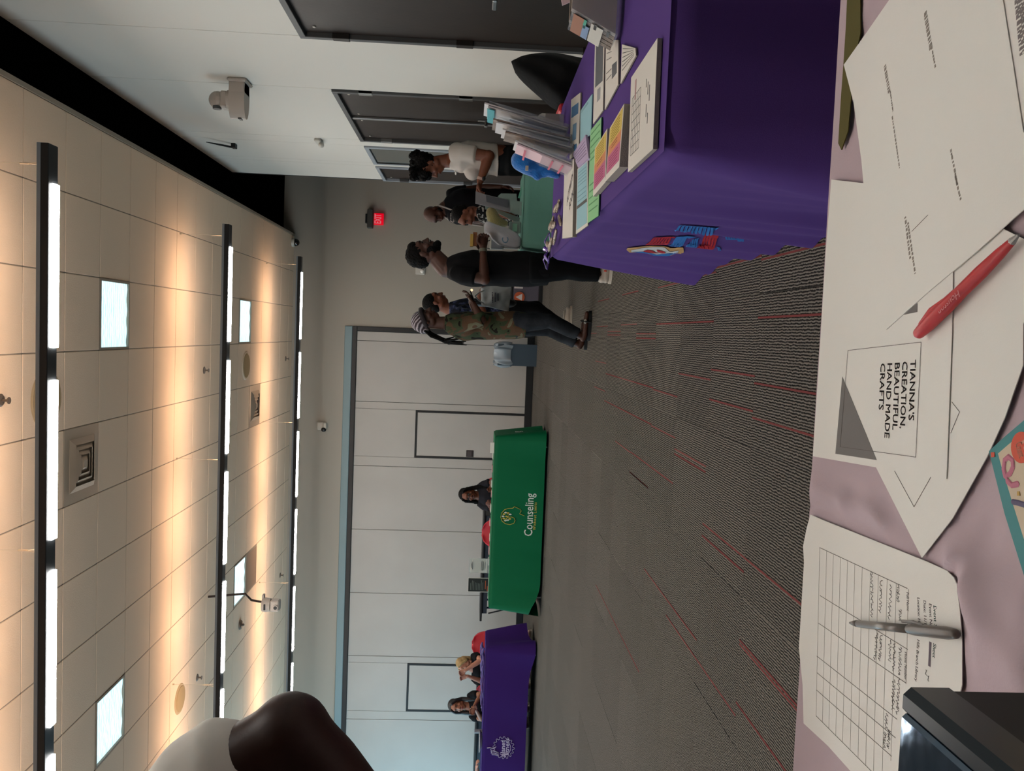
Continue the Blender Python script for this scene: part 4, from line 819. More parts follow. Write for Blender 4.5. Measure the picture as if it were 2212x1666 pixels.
for a, l in ((0, .09), (1.2, .07), (2.6, .10), (3.9, .08)):
    d = Vector((math.cos(a), math.sin(a), 0)); c0_ = Vector((.42, 4.18, ZT+.02)); rb.tube([c0_, c0_+d*l*.5+Vector((0, 0, .02)), c0_+d*l, c0_+d*l*.4+Vector((.01, .01, -.008))], [.006, .012, .012, .005], flat=.3)
rb.build('loop', mat('ribbon_purple', '#5a2f95', .2, spec=.8, coat=.5), t, smooth=True)
# ================================================================== THINGS ON THE PALE GREEN TABLE
def zD(x, y): return (1010+x/8.33, 400+y/8.33)
m_shell = mat('acrylic_green', '#8fa09a', .1, spec=.6, alpha=.55)
def stand(lab, pts, Y, m, th, name='acrylic_stand', cat='holder', extra=None):
    P = [at_y(*zD(*p), Y) for p in pts]; c = sum(P, Vector())/len(P)
    zmin = min(p.z for p in P)
    for p in P: p.z += max(0, (ZT-zmin))*(1 if p.z-zmin < .05 else 0)
    t = thing(name, lab, cat, (c.x, Y, ZT)); MB().slab(P, th, (0, 1, 0)).build('panel', m, t); return t, P
t, P = stand('grey leaflet standing in a clear slanted holder by the white polo woman', [(145, 110), (140, 325), (770, 490), (760, 270), (330, 170)], 7.2, mat('leaflet_grey', '#77767a', .5), .02)
q0 = at_y(*zD(360, 170), 7.21); MB().slab([at_y(*zD(*p), 7.19) for p in ((330, 180), (340, 300), (720, 410), (740, 280))], .004, (0, -1, 0)).build('dark_print', mat('leaflet_dark', '#4d4e54', .5), t)
MB().slab([at_y(*zD(*p), 7.18) for p in ((760, 270), (770, 490), (1000, 560), (1000, 300))], .004, (0, 1, 0)).build('support', m_shell, t)
t, P = stand('long pale green acrylic panel leaning across the table top', [(310, 350), (320, 430), (520, 490), (990, 700), (1000, 590), (520, 430)], 7.35, m_shell, .02, 'leaning_board')
t, P = stand('crumpled translucent green bag slumped behind the holder', [(545, 200), (600, 150), (700, 150), (880, 155), (900, 400), (820, 415), (560, 230)], 7.5, m_shell, .06, 'plastic_bag', 'bag')
q = at_y(*zD(940, 120), 7.3); t = thing('green_pennant', 'mint green paper pennant standing at the right of the pale green table', 'pennant', (q.x, 7.3, ZT)); MB().slab([at_y(*zD(*p), 7.3) for p in ((985, -20), (905, 230), (945, 240), (1010, 60))], .004, (0, -1, 0)).build('pennant', mat('mint', '#6fae98', .6), t)
# yellow knitted hat
hp = MB().tube([at_y(*zD(*p), 7.25) for p in ((430, 500), (470, 620), (560, 680), (670, 690))], [.05, .06, .055, .03], flat=1.0)
v, f = remesh(hp, .007, 3); t = thing('knitted_hat', 'mustard knitted hat on the pale green table', 'hat', tuple(at_y(*zD(560, 640), 7.25)[:2])+(ZT,)); MB().add(v, f).build('knit', mat('knit_mustard', '#8f8456', .95, bump=(160, .9), sheen=.4), t, smooth=True)
MB().box(*sorted((at_y(1000, 476, 7.2).x, at_y(1000, 489, 7.2).x)), 7.2, 7.35, ZT, ZT+.09).build('x', m_wht, t) if 0 else None
q = at_y(1107, 492, 7.2); t = thing('clear_tub', 'small clear tub of green bits beside the mustard hat', 'tub', (q.x, 7.2, ZT)); MB().box(q.x-.05, q.x+.05, 7.16, 7.26, ZT, ZT+.10, ch=.008).build('tub', m_shell, t); MB().box(q.x-.035, q.x+.03, 7.155, 7.16, ZT+.03, ZT+.07).build('tub_label', mat('mint_pale', '#8fbfa8', .5), t)
# white shopping bag standing at the corner
bg = [(300, 700), (320, 660), (370, 645), (560, 720), (760, 790), (900, 870), (975, 960), (975, 1090), (900, 1130), (760, 1110), (560, 1060), (440, 960), (400, 880), (300, 850)]
P = [at_y(*zD(*p), 6.99) for p in bg]; 
dz = ZT+.002-min(p.z for p in P)
for p in P: p.z = max(p.z, ZT+.002)
t = thing('white_bag', 'white carrier bag with a faint blue letter slumped on the pale green table', 'bag', (at_y(1080, 515, 7.0).x, 7.03, ZT)); mbg = MB(); n_ = len(P); fr = [p.copy() for p in P]; bk2 = [p+Vector((0, .1, 0)) for p in P]; c1_ = sum(fr, Vector())/n_+Vector((0, -.035, 0)); c2_ = sum(bk2, Vector())/n_+Vector((0, .03, 0))
mbg.add([c1_, c2_]+fr+bk2, [(0, 2+i, 2+(i+1) % n_) for i in range(n_)]+[(1, 2+n_+(i+1) % n_, 2+n_+i) for i in range(n_)]+[(2+i, 2+n_+i, 2+n_+(i+1) % n_, 2+(i+1) % n_) for i in range(n_)])
v, f = remesh(mbg, .008, 6); MB().add(v, f).build('bag_body', mat('bag_white', '#a9a9ad', .4, bump=(14, .6)), t, smooth=True)
v = MB(); q = at_y(*zD(735, 990), 6.93); text_on(v, 'C', tuple(q), (1, 0, .1), (-.1, 0, 1), .075, bold=.001); v.build('letter', mat('bag_blue', '#5f7f92', .6), t)
# little lantern box and wooden stool on the table behind the bearded man
q = at_y(1073, 529, 7.05); q = at_y(1073, 529, 7.2); t = thing('white_lantern', 'small white framed lantern beside the white carrier bag', 'lantern', (q.x, 7.2, ZT)); zc = q.z
MB().box(q.x-.04, q.x+.04, 7.18, 7.24, zc-.06, zc+.06, ch=.01).build('case', m_wht, t); MB().tube([(q.x-.035, 7.21, zc+.06), (q.x-.03, 7.21, zc+.085), (q.x+.03, 7.21, zc+.085), (q.x+.035, 7.21, zc+.06)], .004).build('handle', m_blk, t); MB().box(q.x-.035, q.x+.035, 7.176, 7.18, zc-.045, zc+.045, ch=.001).build('glass', mat('lantern_glass', '#8b8d92', .2), t)
MB().box(q.x-.03, q.x+.03, 7.185, 7.235, ZT, zc-.06, ch=.004).build('foot', m_wht, t)
# ================================================================== PEOPLE
def skin(name, c, c2=None): return mat(name, c, .5, spec=.35, var=(c2 or c, 14, .3), bump=(120, .05))
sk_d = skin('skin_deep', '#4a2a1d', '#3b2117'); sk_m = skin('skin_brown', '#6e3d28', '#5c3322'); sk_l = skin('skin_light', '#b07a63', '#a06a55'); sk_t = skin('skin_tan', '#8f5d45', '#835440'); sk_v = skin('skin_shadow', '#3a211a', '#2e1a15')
m_hair = mat('hair_black', '#0a0807', .75, bump=(90, .9), spec=.25); m_blond = mat('hair_blonde', '#a98d5e', .55, bump=(60, .6), var=('#8a6d42', 20, .2)); m_eye = mat('eye_dark', '#120b09', .2, spec=.7); m_lip = mat('lip_brown', '#4f2521', .5); m_lipp = mat('lip_rose', '#8f4540', .5)
def V3(*a): return Vector(a)
def hand(mb, w, d, n, side, curl=.5, s=1.0, th=True):   # wrist, direction, palm normal, thumb side vector
    d = d.normalized(); side = (side-d*side.dot(d)).normalized(); n = d.cross(side)*(1 if d.cross(side).dot(n) > 0 else -1)
    mb.loft([(w, side*.027*s, n*.019*s), (w+d*.03*s, side*.038*s, n*.017*s), (w+d*.065*s, side*.042*s, n*.015*s), (w+d*.09*s, side*.040*s, n*.012*s)], seg=12)
    for i, (o, l) in enumerate(((.031, .070), (.0105, .080), (-.0105, .074), (-.031, .058))):
        p = w+d*.085*s+side*o*s*1.05; pts = [p-d*.02*s, p]; a = 0
        for k, f in enumerate((.42, .33, .25)):
            a += curl*(.7 if k == 0 else 1.0); dd = d*math.cos(a)+n*math.sin(a)+side*o*.8*(1-curl); pts.append(pts[-1]+dd.normalized()*l*f*s)
        mb.tube(pts, [.0095*s, .0095*s, .0088*s, .008*s, .0068*s], seg=8)
    if th:
        p = w+d*.03*s+side*.034*s; mb.tube([p-side*.012*s, p+side*.016*s+d*.02*s+n*.008*s, p+side*.02*s+d*.05*s+n*(.01+.02*curl)*s, p+side*.012*s+d*.07*s+n*(.014+.03*curl)*s], [.014*s, .012*s, .0105*s, .008*s], seg=8)
class Head:
    def __init__(s, c, fwd, up=(0, 0, 1), sc=1.0):
        s.c = Vector(c); s.f = Vector(fwd).normalized(); u = Vector(up); s.u = (u-s.f*u.dot(s.f)).normalized(); s.r = s.f.cross(s.u); s.s = sc
        s.M = Matrix((s.r, s.f, s.u)).transposed()
    def __call__(s, x, y, z): return s.c+(s.r*x+s.f*y+s.u*z)*s.s
    def ell(s, mb, x, y, z, a, b, c): mb.ell(s(x, y, z), (a*s.s, b*s.s, c*s.s), s.M, seg=16, rings=10)
    def geo(s, mb, neck, jaw=1.0, nk=1.0):
        s.ell(mb, 0, -.012, .035, .074, .094, .082); s.ell(mb, 0, .02, -.025, .062*jaw, .068, .078); s.ell(mb, 0, .045, -.082, .036*jaw, .034, .030)
        s.ell(mb, 0, .072, .045, .052, .018, .024); s.ell(mb, 0, .060, .005, .05, .025, .03)
        mb.tube([s(0, .082, .022), s(0, .098, -.008), s(0, .106, -.022)], [.009*s.s, .012*s.s, .014*s.s], seg=8)
        for x in (-1, 1):
            s.ell(mb, x*.014, .092, -.026, .010, .010, .008); s.ell(mb, x*.045, .058, -.022, .022, .022, .022); s.ell(mb, x*.076, -.008, -.005, .010, .018, .030); s.ell(mb, x*.055, .0, -.06, .018, .035, .025)
        s.ell(mb, 0, .080, -.052, .026, .016, .007); s.ell(mb, 0, .078, -.064, .023, .016, .008)
        mb.tube([s(0, -.02, -.03), s(0, -.018, -.08), neck], [.056*s.s*nk, .054*s.s*nk, .062*s.s*nk], seg=14)
    def parts(s, root, lip=m_lip, closed=False, brow=m_hair):
        for x in (-1, 1):
            e = MB(); s.ell(e, x*.031, .0775, .014, .0135, .006, .0035 if closed else .0065); e.build('eye', m_eye, root, smooth=True)
            b = MB(); b.tube([s(x*.014, .088, .030), s(x*.032, .088, .037), s(x*.05, .074, .031)], [.003*s.s, .0035*s.s, .002*s.s], seg=6); b.build('eyebrow', brow, root, smooth=True)
        l = MB(); s.ell(l, 0, .0925, -.052, .022, .006, .0045); s.ell(l, 0, .090, -.062, .019, .007, .0055); l.build('lips', lip, root, smooth=True)
def person(name, label, J, H, sk, bulk=1.0, shirt=None, sleeve=.5, shirt_hem=0.0, pants=None, shoes=None, hands={}, lip=m_lip, jaw=1.0, closed=False, vox=.0075, arm=1.0, legs=True, extra=None, leg=1.0, hem_drop=0, brow=m_hair, wide=1.0, nk=1.0, waist=.06, its=3):
    base = V3((J['aL'].x+J['aR'].x)/2, (J['aL'].y+J['aR'].y)/2, 0)
    t = thing(name, label, 'person', tuple(base)); lat = (J['sL']-J['sR']).normalized(); sp = (J['nek']-J['pel']).normalized(); dep = sp.cross(lat).normalized()
    pel, che, nek = J['pel'], J['che'], J['nek']; mid = pel.lerp(che, .5)
    def torso(mb, e=0, lo=0, drop=0):
        b = bulk; w_ = wide; R = ([(pel-sp*drop, .162*w_, .12)] if drop < 0 else [(pel-sp*(.06+drop), .150*w_, .105), (pel, .165*w_, .120)])+[ (pel.lerp(che, .35), .150*w_, .118), (mid.lerp(che, .4), .158*w_, .118), (che, .172*w_, .122), (che.lerp(nek, .45), .170*w_, .105), (che.lerp(nek, .8), .115*w_, .075), (nek+sp*.01, .062, .055)]
        mb.loft([(c, lat*(a*b+e), dep*(d*b+e)) for c, a, d in (R if e == 0 else R[:-1])]+([(nek-sp*.002, lat*(.075+e*.4), dep*(.066+e*.4))] if e else []), seg=22)
    def arm_(mb, S, e=0, upto=2.0):
        s_, el, wr = J['s'+S], J['e'+S], J['w'+S]; a = arm
        if e == 0: mb.ell(el, (.045*a,)*3); mb.tube([che.lerp(nek, .5).lerp(s_, .5), s_, s_.lerp(el, .35), el.lerp(s_, .12), el, el.lerp(wr, .3), el.lerp(wr, .75), wr], [.06*a, .056*a, .05*a, .042*a, .041*a, .041*a, .031*a, .026*a], seg=14)
        else:
            P = [che.lerp(nek, .5).lerp(s_, .4), s_]; r = [.062*a+e, .062*a+e]; k = min(1, upto); n = 4
            for i in range(1, n+1): P.append(s_.lerp(el, k*i/n)); r.append((.058-.010*k*i/n)*a+e*1.15)
            if upto > 1:
                for i in range(1, 4): P.append(el.lerp(wr, (upto-1)*i/3)); r.append((.046-.014*(upto-1)*i/3)*a+e)
            mb.tube(P[:-1], r[:-1], seg=16); d = (P[-1]-P[-2]).normalized(); mb.tube([P[-2], P[-1]], [r[-2], r[-1]*1.03], seg=16, rnd=False)
    body = MB(); torso(body); [arm_(body, S) for S in 'LR']
    for S in 'LR':
        h_, k_, a_ = J['h'+S], J['k'+S], J['a'+S]; g_ = leg
        body.tube([h_.lerp(pel, .3), h_, h_.lerp(k_, .5), k_, k_.lerp(a_, .35), a_], [.10*bulk, .088*g_, .072*g_, .052*g_, .052*g_, .035], seg=14)
        to = J['t'+S]; body.tube([a_-V3(0, 0, .04)+(a_-to).normalized()*.03, a_-V3(0, 0, .045), to], [.033, .036, .026], seg=10, flat=.9)
    H.geo(body, nek, jaw, nk)
    v, f = remesh(body, vox, its)
    out = MB().add(v, f); hm = MB()
    for S, (d, n, sd, cu, sc) in hands.items():
        w_ = J['w'+S]; hm.tube([J['e'+S].lerp(w_, .9), w_+Vector(d).normalized()*.012], [.026*arm, .025], seg=10); hand(hm, w_, Vector(d), Vector(n), Vector(sd), cu, sc)
    if hm.v: v, f = remesh(hm, .0042, 2); out.add(v, f)
    out.build('body', sk, t, smooth=True)
    H.parts(t, lip, closed, brow)
    if shirt:
        mb = MB(); torso(mb, .014, drop=hem_drop); [arm_(mb, S, .012, sleeve) for S in 'LR']
        if extra: extra(mb)
        v, f = remesh(mb, .0095, 4)
        # soft drapery creases
        v = [p+Vector((noise.noise(p*9), noise.noise(p*9+Vector((7, 1, 3))), 0))*.010 for p in v]
        MB().add(v, f).build('shirt', shirt, t, smooth=True)
    if pants and legs:
        mb = MB(); b = bulk
        mb.loft([(pel-sp*.09, lat*.15*b*wide, dep*.115*b), (pel-sp*.03, lat*(.165*b*wide+.006), dep*(.12*b+.006)), (pel+sp*waist, lat*(.158*b*wide), dep*(.118*b))], seg=20)
        for S in 'LR':
            h_, k_, a_ = J['h'+S], J['k'+S], J['a'+S]
            mb.tube([h_.lerp(pel, .35), h_, h_.lerp(k_, .5), k_, k_.lerp(a_, .5), a_.lerp(k_, .06)], [.108*b, .104*leg, .088*leg, .072*leg, .068*leg, .060*leg], seg=14, rnd=False)
        v, f = remesh(mb, .010, 4); v = [p+Vector((noise.noise(p*8), noise.noise(p*8+Vector((3, 9, 1))), 0))*.012 for p in v]
        MB().add(v, f).build('trousers', pants, t, smooth=True)
    if shoes:
        for S in 'LR':
            a_, to = J['a'+S], J['t'+S]; d = V3(to.x-a_.x, to.y-a_.y, 0).normalized(); s0 = V3(a_.x, a_.y, .045)-d*.03; s1 = V3(to.x, to.y, .040); mb = MB()
            mb.tube([s0, s0+(s1-s0)*.5, s1], [.042, .046, .038], flat=.85, seg=14).tube([s0+V3(0, 0, .035), s0+(s1-s0)*.35+V3(0, 0, .02)], [.04, .036], seg=12)
            v, f = remesh(mb, .008, 3); v = [V3(p.x, p.y, max(p.z, .004)) for p in v]
            sh = MB().add(v, f).build('shoe', shoes[0], t, smooth=True)
            sd = V3(-d.y, d.x, 0); pl_ = []
            for k in range(22):
                a = 2*PI*k/22; q = (s0+s1)/2+d*math.cos(a)*((s1-s0).length/2+.045)+sd*math.sin(a)*(.047-.006*math.cos(a)); pl_.append((q.x, q.y))
            MB().prism(pl_, .0, .024).build('sole', shoes[1], sh)
            if len(shoes) > 2:
                for k in range(2): MB().tube([s0+(s1-s0)*(.3+.25*k)+sd*q*.046+V3(0, 0, .03*(1-abs(q))+.012) for q in (-1, -.5, 0, .5, 1)], .008, seg=6).build('stripe', shoes[2+k], sh)
    return t
def stand_j(P, pel, che, nek, sh, latd, hips=.09, kn=None, an=None, toe=None): pass

# ---- bearded man in black
Y = 6.98; P = lambda x, y, d=0: at_y(x, y, Y+d)
J = dict(pel=P(1142, 582), che=P(1020, 580), nek=P(962, 579), sR=P(990, 592, -.185), sL=P(990, 590, .185), eR=P(1047, 604, -.23), eL=P(1047, 600, .22), wR=P(1043, 537, -.17), wL=P(1040, 545, .05),
 hR=P(1150, 583, -.095), hL=P(1150, 580, .095), kR=P(1225, 583, -.1), kL=P(1222, 566, .11), aR=V3(.52, Y-.1, .085), aL=V3(.60, Y+.12, .085), tR=V3(.70, Y-.13, .03), tL=V3(.78, Y+.12, .03))
H = Head(P(916, 547), (1, -.08, -.02), sc=1.08)
hd_ = {'R': ((1, .1, .0), (0, -.0, -1), (0, -.3, 1), .95, 1.0), 'L': ((1, -.1, 0), (0, 0, -1), (0, -.6, 1), .9, .95)}
man = person('person', 'bearded man in black shirt and trousers standing in profile by the pale green table', J, H, sk_d, bulk=1.12, wide=1.05, shirt=mat('shirt_black', '#0c0b0d', .85, bump=(12, .2)), sleeve=.62, pants=mat('pants_black', '#08080a', .85, bump=(12, .3)), shoes=[mat('shoe_cream', '#b5a89a', .6), mat('sole_cream', '#c2b8aa', .6), mat('shoe_red', '#b3392b', .6), mat('shoe_orange', '#b8774c', .6)], hands=hd_, hem_drop=.10, leg=1.15, nk=1.2)
hb = MB(); H.ell(hb, 0, -.022, .055, .082, .092, .086); H.ell(hb, 0, -.05, .02, .078, .07, .07); H.ell(hb, 0, .03, .085, .06, .05, .045)
v, f = remesh(hb, .006, 2); v = [p+Vector((noise.noise(p*60), noise.noise(p*60+V3(4, 4, 4)), noise.noise(p*60+V3(9, 2, 1))))*.006 for p in v]; MB().add(v, f).build('hair', m_hair, man, smooth=True)
hb = MB(); H.ell(hb, 0, .045, -.088, .05, .05, .038); H.ell(hb, 0, .075, -.100, .03, .03, .028); [H.ell(hb, x*.05, .02, -.055, .02, .04, .04) for x in (-1, 1)]; hb.tube([H(-.035, .082, -.05), H(-.02, .098, -.042), H(0, .102, -.04), H(.02, .098, -.042), H(.035, .082, -.05)], .0065, seg=6)
v, f = remesh(hb, .006, 2); MB().add(v, f).build('beard', m_hair, man, smooth=True)
w_ = J['wR']; d_ = (w_-J['eR']).normalized(); MB().tube([w_-d_*.03, w_-d_*.005], .033, seg=16, rnd=False).build('wristband', mat('band_olive', '#5d5d50', .6), man)
# wooden item held in his hand
q = P(1030, 505, -.1); t = thing('wooden_stamp', 'yellow and brown wooden block held in the bearded man hands', 'block', tuple(q)); a, b = P(1016, 506, -.1), P(1022, 533, -.1)
MB().box(b.x, a.x, q.y-.03, q.y+.03, b.z, a.z, ch=.002).build('top_plate', mat('wood_yellow', '#a3843f', .5, bump=(30, .3)), t); a, b = P(1022, 502, -.1), P(1030, 532, -.1); MB().box(b.x, a.x, q.y-.02, q.y+.02, b.z, a.z, ch=.002).build('lower_block', mat('wood_brown', '#744627', .5), t)

# ---- person in camouflage jacket
Y = 8.05; J = dict(pel=P(1108, 702), che=P(1003, 705), nek=P(960, 698), sR=P(978, 708, -.17), sL=P(978, 705, .17), eR=P(1040, 690, -.24), eL=P(1036, 688, .2), wR=P(1022, 655, -.22), wL=P(1018, 655, .1),
 hR=P(1115, 700, -.09), hL=P(1115, 704, .09), kR=P(1188, 693, -.1), kL=P(1188, 712, .1), aR=V3(.02, Y-.1, .10), aL=V3(-.06, Y+.1, .10), tR=V3(.225, Y-.13, .045), tL=V3(.13, Y+.1, .045))
H = Head(P(921, 691), (1, -.25, -.08), sc=1.05)
m_camo = camo_mat('camouflage', ['#1c1713', '#39422f', '#533f2f', '#656350'], 7, (.40, .50, .62))
cam_p = person('person', 'person in camouflage jacket and striped headscarf with long locs standing in profile', J, H, sk_d, bulk=1.02, shirt=m_camo, sleeve=1.25, pants=mat('jeans_black', '#17181c', .8, bump=(25, .4), var=('#303338', 5, .15)), hands={'R': ((.7, -.1, .35), (0, 0, 1), (0, -1, 0), .35, .95), 'L': ((.9, 0, .3), (0, 0, 1), (0, 1, 0), .5, .95)}, hem_drop=.06, leg=.98)
hb = MB(); H.ell(hb, 0, -.022, .055, .084, .098, .085); H.ell(hb, 0, -.075, .02, .07, .06, .06)
v, f = remesh(hb, .007, 2); 
m_scarf = mat('scarf_lilac', '#8f8390', .7); nt = m_scarf.node_tree; wv = nt.nodes.new('ShaderNodeTexWave'); wv.inputs['Scale'].default_value = 14; wv.inputs['Distortion'].default_value = 3; wv.bands_direction = 'DIAGONAL'; tcn = nt.nodes.new('ShaderNodeTexCoord'); nt.links.new(tcn.outputs['Object'], wv.inputs[0]); rr = nt.nodes.new('ShaderNodeValToRGB'); rr.color_ramp.elements[0].color = (*lin('#2a1c22'), 1); rr.color_ramp.elements[1].color = (*lin('#a39aa0'), 1); rr.color_ramp.elements[0].position = .3; nt.links.new(wv.outputs['Fac'], rr.inputs[0]); nt.links.new(rr.outputs[0], nt.nodes['Principled BSDF'].inputs['Base Color'])
MB().add(v, f).build('headscarf', m_scarf, cam_p, smooth=True)
MB().tube([H(x*.078, y, z) for x, y, z in ((-1, -.04, -.01), (-1.02, .03, .03), (-.7, .075, .055), (0, .096, .062), (.7, .075, .055), (1.02, .03, .03), (1, -.04, -.01))], .014, seg=8, flat=1.6).build('scarf_band', mat('scarf_dark', '#1c1318', .7), cam_p, smooth=True)
rd = random.Random(2)
for k in range(16):
    a = rd.uniform(-1, 1); p0 = H(a*.06, -.09, -.0); p1 = p0+V3(-.05, 0, -.10); pe = P(1000+rd.uniform(-30, 8), 736+rd.uniform(-8, 10), a*.1)
    MB().tube([p0, p0.lerp(p1, .6)+V3(-.02, 0, 0), p1.lerp(pe, .5)+V3(-.035, 0, 0), pe], [.012, .012, .011, .005], seg=7).build('loc', m_hair, cam_p, smooth=True)
for S in 'RL':
    a_, to = J['a'+S], J['t'+S]; d = V3(to.x-a_.x, to.y-a_.y, 0).normalized(); sd = V3(-d.y, d.x, 0); pl_ = []
    for k in range(22):
        a = 2*PI*k/22; q = V3((a_.x+to.x)/2, (a_.y+to.y)/2, 0)-d*.01+d*math.cos(a)*.145+sd*math.sin(a)*.05; pl_.append((q.x, q.y))
    so = MB().prism(pl_, 0, .028).build('sandal', mat('sandal_black', '#0b0b0c', .6), cam_p)
    m0 = V3(to.x, to.y, 0)-d*.07; MB().tube([m0+sd*q*.052+V3(0, 0, .02+.06*(1-q*q)) for q in (-1, -.6, -.2, .2, .6, 1)], .03, seg=8, flat=.25, up=d).build('strap', mat('sandal_black', ''), so, smooth=True)
    MB().ell(m0+sd*(-.035 if S == 'R' else .035)+V3(0, -.012, .062), (.022, .006, .014)).build('badge', m_wht, so)
# phone
t = thing('phone', 'dark phone with a glowing corner held up by the person in camouflage', 'phone', tuple(P(1017, 640, -.2))); a = P(1012, 640, -.2)
MB().slab([P(1014, 628, -.16), P(1017, 628, -.24), P(1026, 650, -.26), P(1022, 650, -.16)], .008, (0, 0, 1)).build('phone_body', m_blk, t); MB().ell(P(1019, 627, -.2), (.012, .010, .012)).build('lit_corner', mat('phone_glow', '#ffd9a0', .3, emit=((1, .75, .45), .6)), t, smooth=True)
# white carrier bag hanging from the hand
q = P(1065, 640, -.05); t = thing('carrier_bag', 'white plastic carrier bag with dark printing hanging behind the person in camouflage', 'bag', tuple(q)); B_ = [P(1038, 622, .1), P(1040, 660, .1), P(1099, 673, .1), P(1105, 620, .1), P(1060, 616, .1)]
mb = MB(); n_ = len(B_); ce = sum(B_, Vector())/n_; mb.add([ce+V3(0, -.05, 0), ce+V3(0, .09, 0)]+B_+[p+V3(0, .04, 0) for p in B_], [(0, 2+i, 2+(i+1) % n_) for i in range(n_)]+[(1, 2+n_+(i+1) % n_, 2+n_+i) for i in range(n_)]+[(2+i, 2+n_+i, 2+n_+(i+1) % n_, 2+(i+1) % n_) for i in range(n_)])
v, f = remesh(mb, .008, 4); v = [p+V3(0, noise.noise(p*14)*.018, 0) for p in v]; MB().add(v, f).build('bag_body', mat('bag_white2', '#8e9293', .35, spec=.5), t, smooth=True)
MB().tube([P(1026, 640, -.05), P(1035, 632, .02), P(1045, 628, .05)], .006).tube([P(1026, 640, -.05), P(1035, 650, .02), P(1045, 655, .05)], .006).build('handle', mat('bag_white2', ''), t)
v = MB(); 
for s_, vx, vy in (('community', 1066, 641), ('center', 1074, 642)): pass
for k in range(3):
    a, b = P(1064+6*k, 654-2*k, -.0), P(1064+6*k, 630+2*k, -.0); n0 = 7
    for i in range(n0): p = a.lerp(b, (i+.1)/n0); v.box(p.x, p.x+.011, Y+.035, Y+.04, p.z-.006, p.z+.006)
v.build('print_line', mat('print_navy', '#33303f', .7), t, kind='stuff')
t = thing('shoulder_bag', 'black bag hanging at the hip behind the person in camouflage', 'bag', tuple(P(1060, 655, .36))); mb = MB().tube([P(1030, 655, .36), P(1095, 655, .36)], [.07, .1], flat=.5); v, f = remesh(mb, .01, 2); MB().add(v, f).build('bag_body', m_blk, t, smooth=True); MB().tube([P(1030, 650, .25), P(985, 665, .2), P(1030, 668, .25)], .008).build('strap', m_blk, t)

# ---- dark haired person behind them
Y = 9.6; J = dict(pel=P(1090, 668), che=P(1010, 670), nek=P(970, 668), sR=P(985, 672, -.18), sL=P(985, 668, .18), eR=P(1042, 672, -.22), eL=P(1042, 664, .22), wR=P(1035, 640, -.2), wL=P(1035, 636, .1),
 hR=P(1095, 668, -.09), hL=P(1095, 668, .09), kR=P(1160, 668, -.1), kL=P(1160, 664, .1), aR=V3(.12, Y-.1, .085), aL=V3(.10, Y+.12, .085), tR=V3(.31, Y-.1, .03), tL=V3(.28, Y+.12, .03))
H = Head(P(942, 653), (1, -.05, -.35), sc=1.12)
pb_ = person('person', 'dark haired person in navy patterned shirt partly hidden behind the camouflage jacket', J, H, sk_m, shirt=camo_mat('navy_pattern', ['#10111a', '#1d2233', '#3a3f5a'], 16, (.5, .6)), sleeve=.7, pants=mat('pants_black', ''), shoes=[mat('shoe_cream', ''), mat('sole_cream', '')], hands={'R': ((.9, 0, -.2), (0, 0, -1), (0, -1, 0), .6, .95)}, vox=.009)
hb = MB(); H.ell(hb, 0, -.025, .05, .084, .098, .086); H.ell(hb, 0, -.05, .0, .076, .06, .07); v, f = remesh(hb, .008, 2); MB().add(v, f).build('hair', m_hair, pb_, smooth=True)

# ---- woman in white polo
Y = 7.88; J = dict(pel=P(1098, 347), che=P(1012, 338), nek=P(970, 347), sL=P(988, 328, -.17), sR=P(988, 330, .17), eL=P(1056, 337, -.22), eR=P(1056, 345, .22), wL=P(1037, 392, -.2), wR=P(1037, 392, .02),
 hL=P(1103, 347, -.1), hR=P(1103, 347, .1), kL=P(1185, 352, -.1), kR=P(1185, 352, .1), aL=V3(1.55, Y-.1, .085), aR=V3(1.55, Y+.1, .085), tL=V3(1.37, Y-.1, .03), tR=V3(1.37, Y+.1, .03))
H = Head(P(930, 359), (-.93, -.12, -.36), sc=1.03)
def bust(mb): 
    for d in (-.08, .08): mb.ell(P(1020, 370, d), (.085, .075, .075))
    mb.ell(P(1040, 362), (.12, .14, .08))
pw_ = person('person', 'woman in white polo shirt with a natural hair puff leaning over the pale green table', J, H, sk_m, bulk=1.12, arm=1.2, shirt=mat('polo_white', '#b3aca5', .8, bump=(10, .15)), sleeve=.58, pants=mat('pants_black2', '#0d0f11', .8), shoes=[m_blk, m_blk], hands={'L': ((-1, 0, .1), (0, .3, -1), (0, -1, .5), .9, 1.0), 'R': ((-1, 0, .15), (0, -.3, -1), (0, 1, .5), .7, 1.0)}, extra=bust, leg=1.3, hem_drop=-.10, wide=1.1, waist=.10)
hb = MB(); rd = random.Random(5); H.ell(hb, 0, -.03, .05, .085, .09, .085); H.ell(hb, 0, -.03, .0, .08, .085, .06)
for k in range(60):
    c = P(907+rd.uniform(-16, 18), 360+rd.uniform(-26, 24), rd.uniform(-.1, .1)); hb.ell(c, (.035,)*3, seg=8, rings=5)
for k in range(10): hb.ell(P(899+rd.uniform(-8, 8), 337+rd.uniform(-8, 6), rd.uniform(-.05, .05)), (.03,)*3, seg=8, rings=5)
v, f = remesh(hb, .008, 1); v = [p+Vector((noise.noise(p*70), noise.noise(p*70+V3(4, 4, 4)), noise.noise(p*70+V3(9, 2, 1))))*.014 for p in v]; MB().add(v, f).build('hair', m_hair, pw_, smooth=True)
w_ = J['wL']; d_ = (w_-J['eL']).normalized(); wt = MB().tube([w_-d_*.035, w_-d_*.012], .036, seg=16, rnd=False).build('watch_band', mat('band_pink', '#a98f86', .6), pw_); MB().ell(w_-d_*.024+V3(0, -.025, -.022), (.022, .012, .02)).build('watch_face', m_blk, wt, smooth=True)
MB().ell(H(.08, -.0, -.035), (.006,)*3).build('earring', m_steel, pw_); MB().ell(H(-.08, -.0, -.035), (.006,)*3).build('earring', m_steel, pw_)
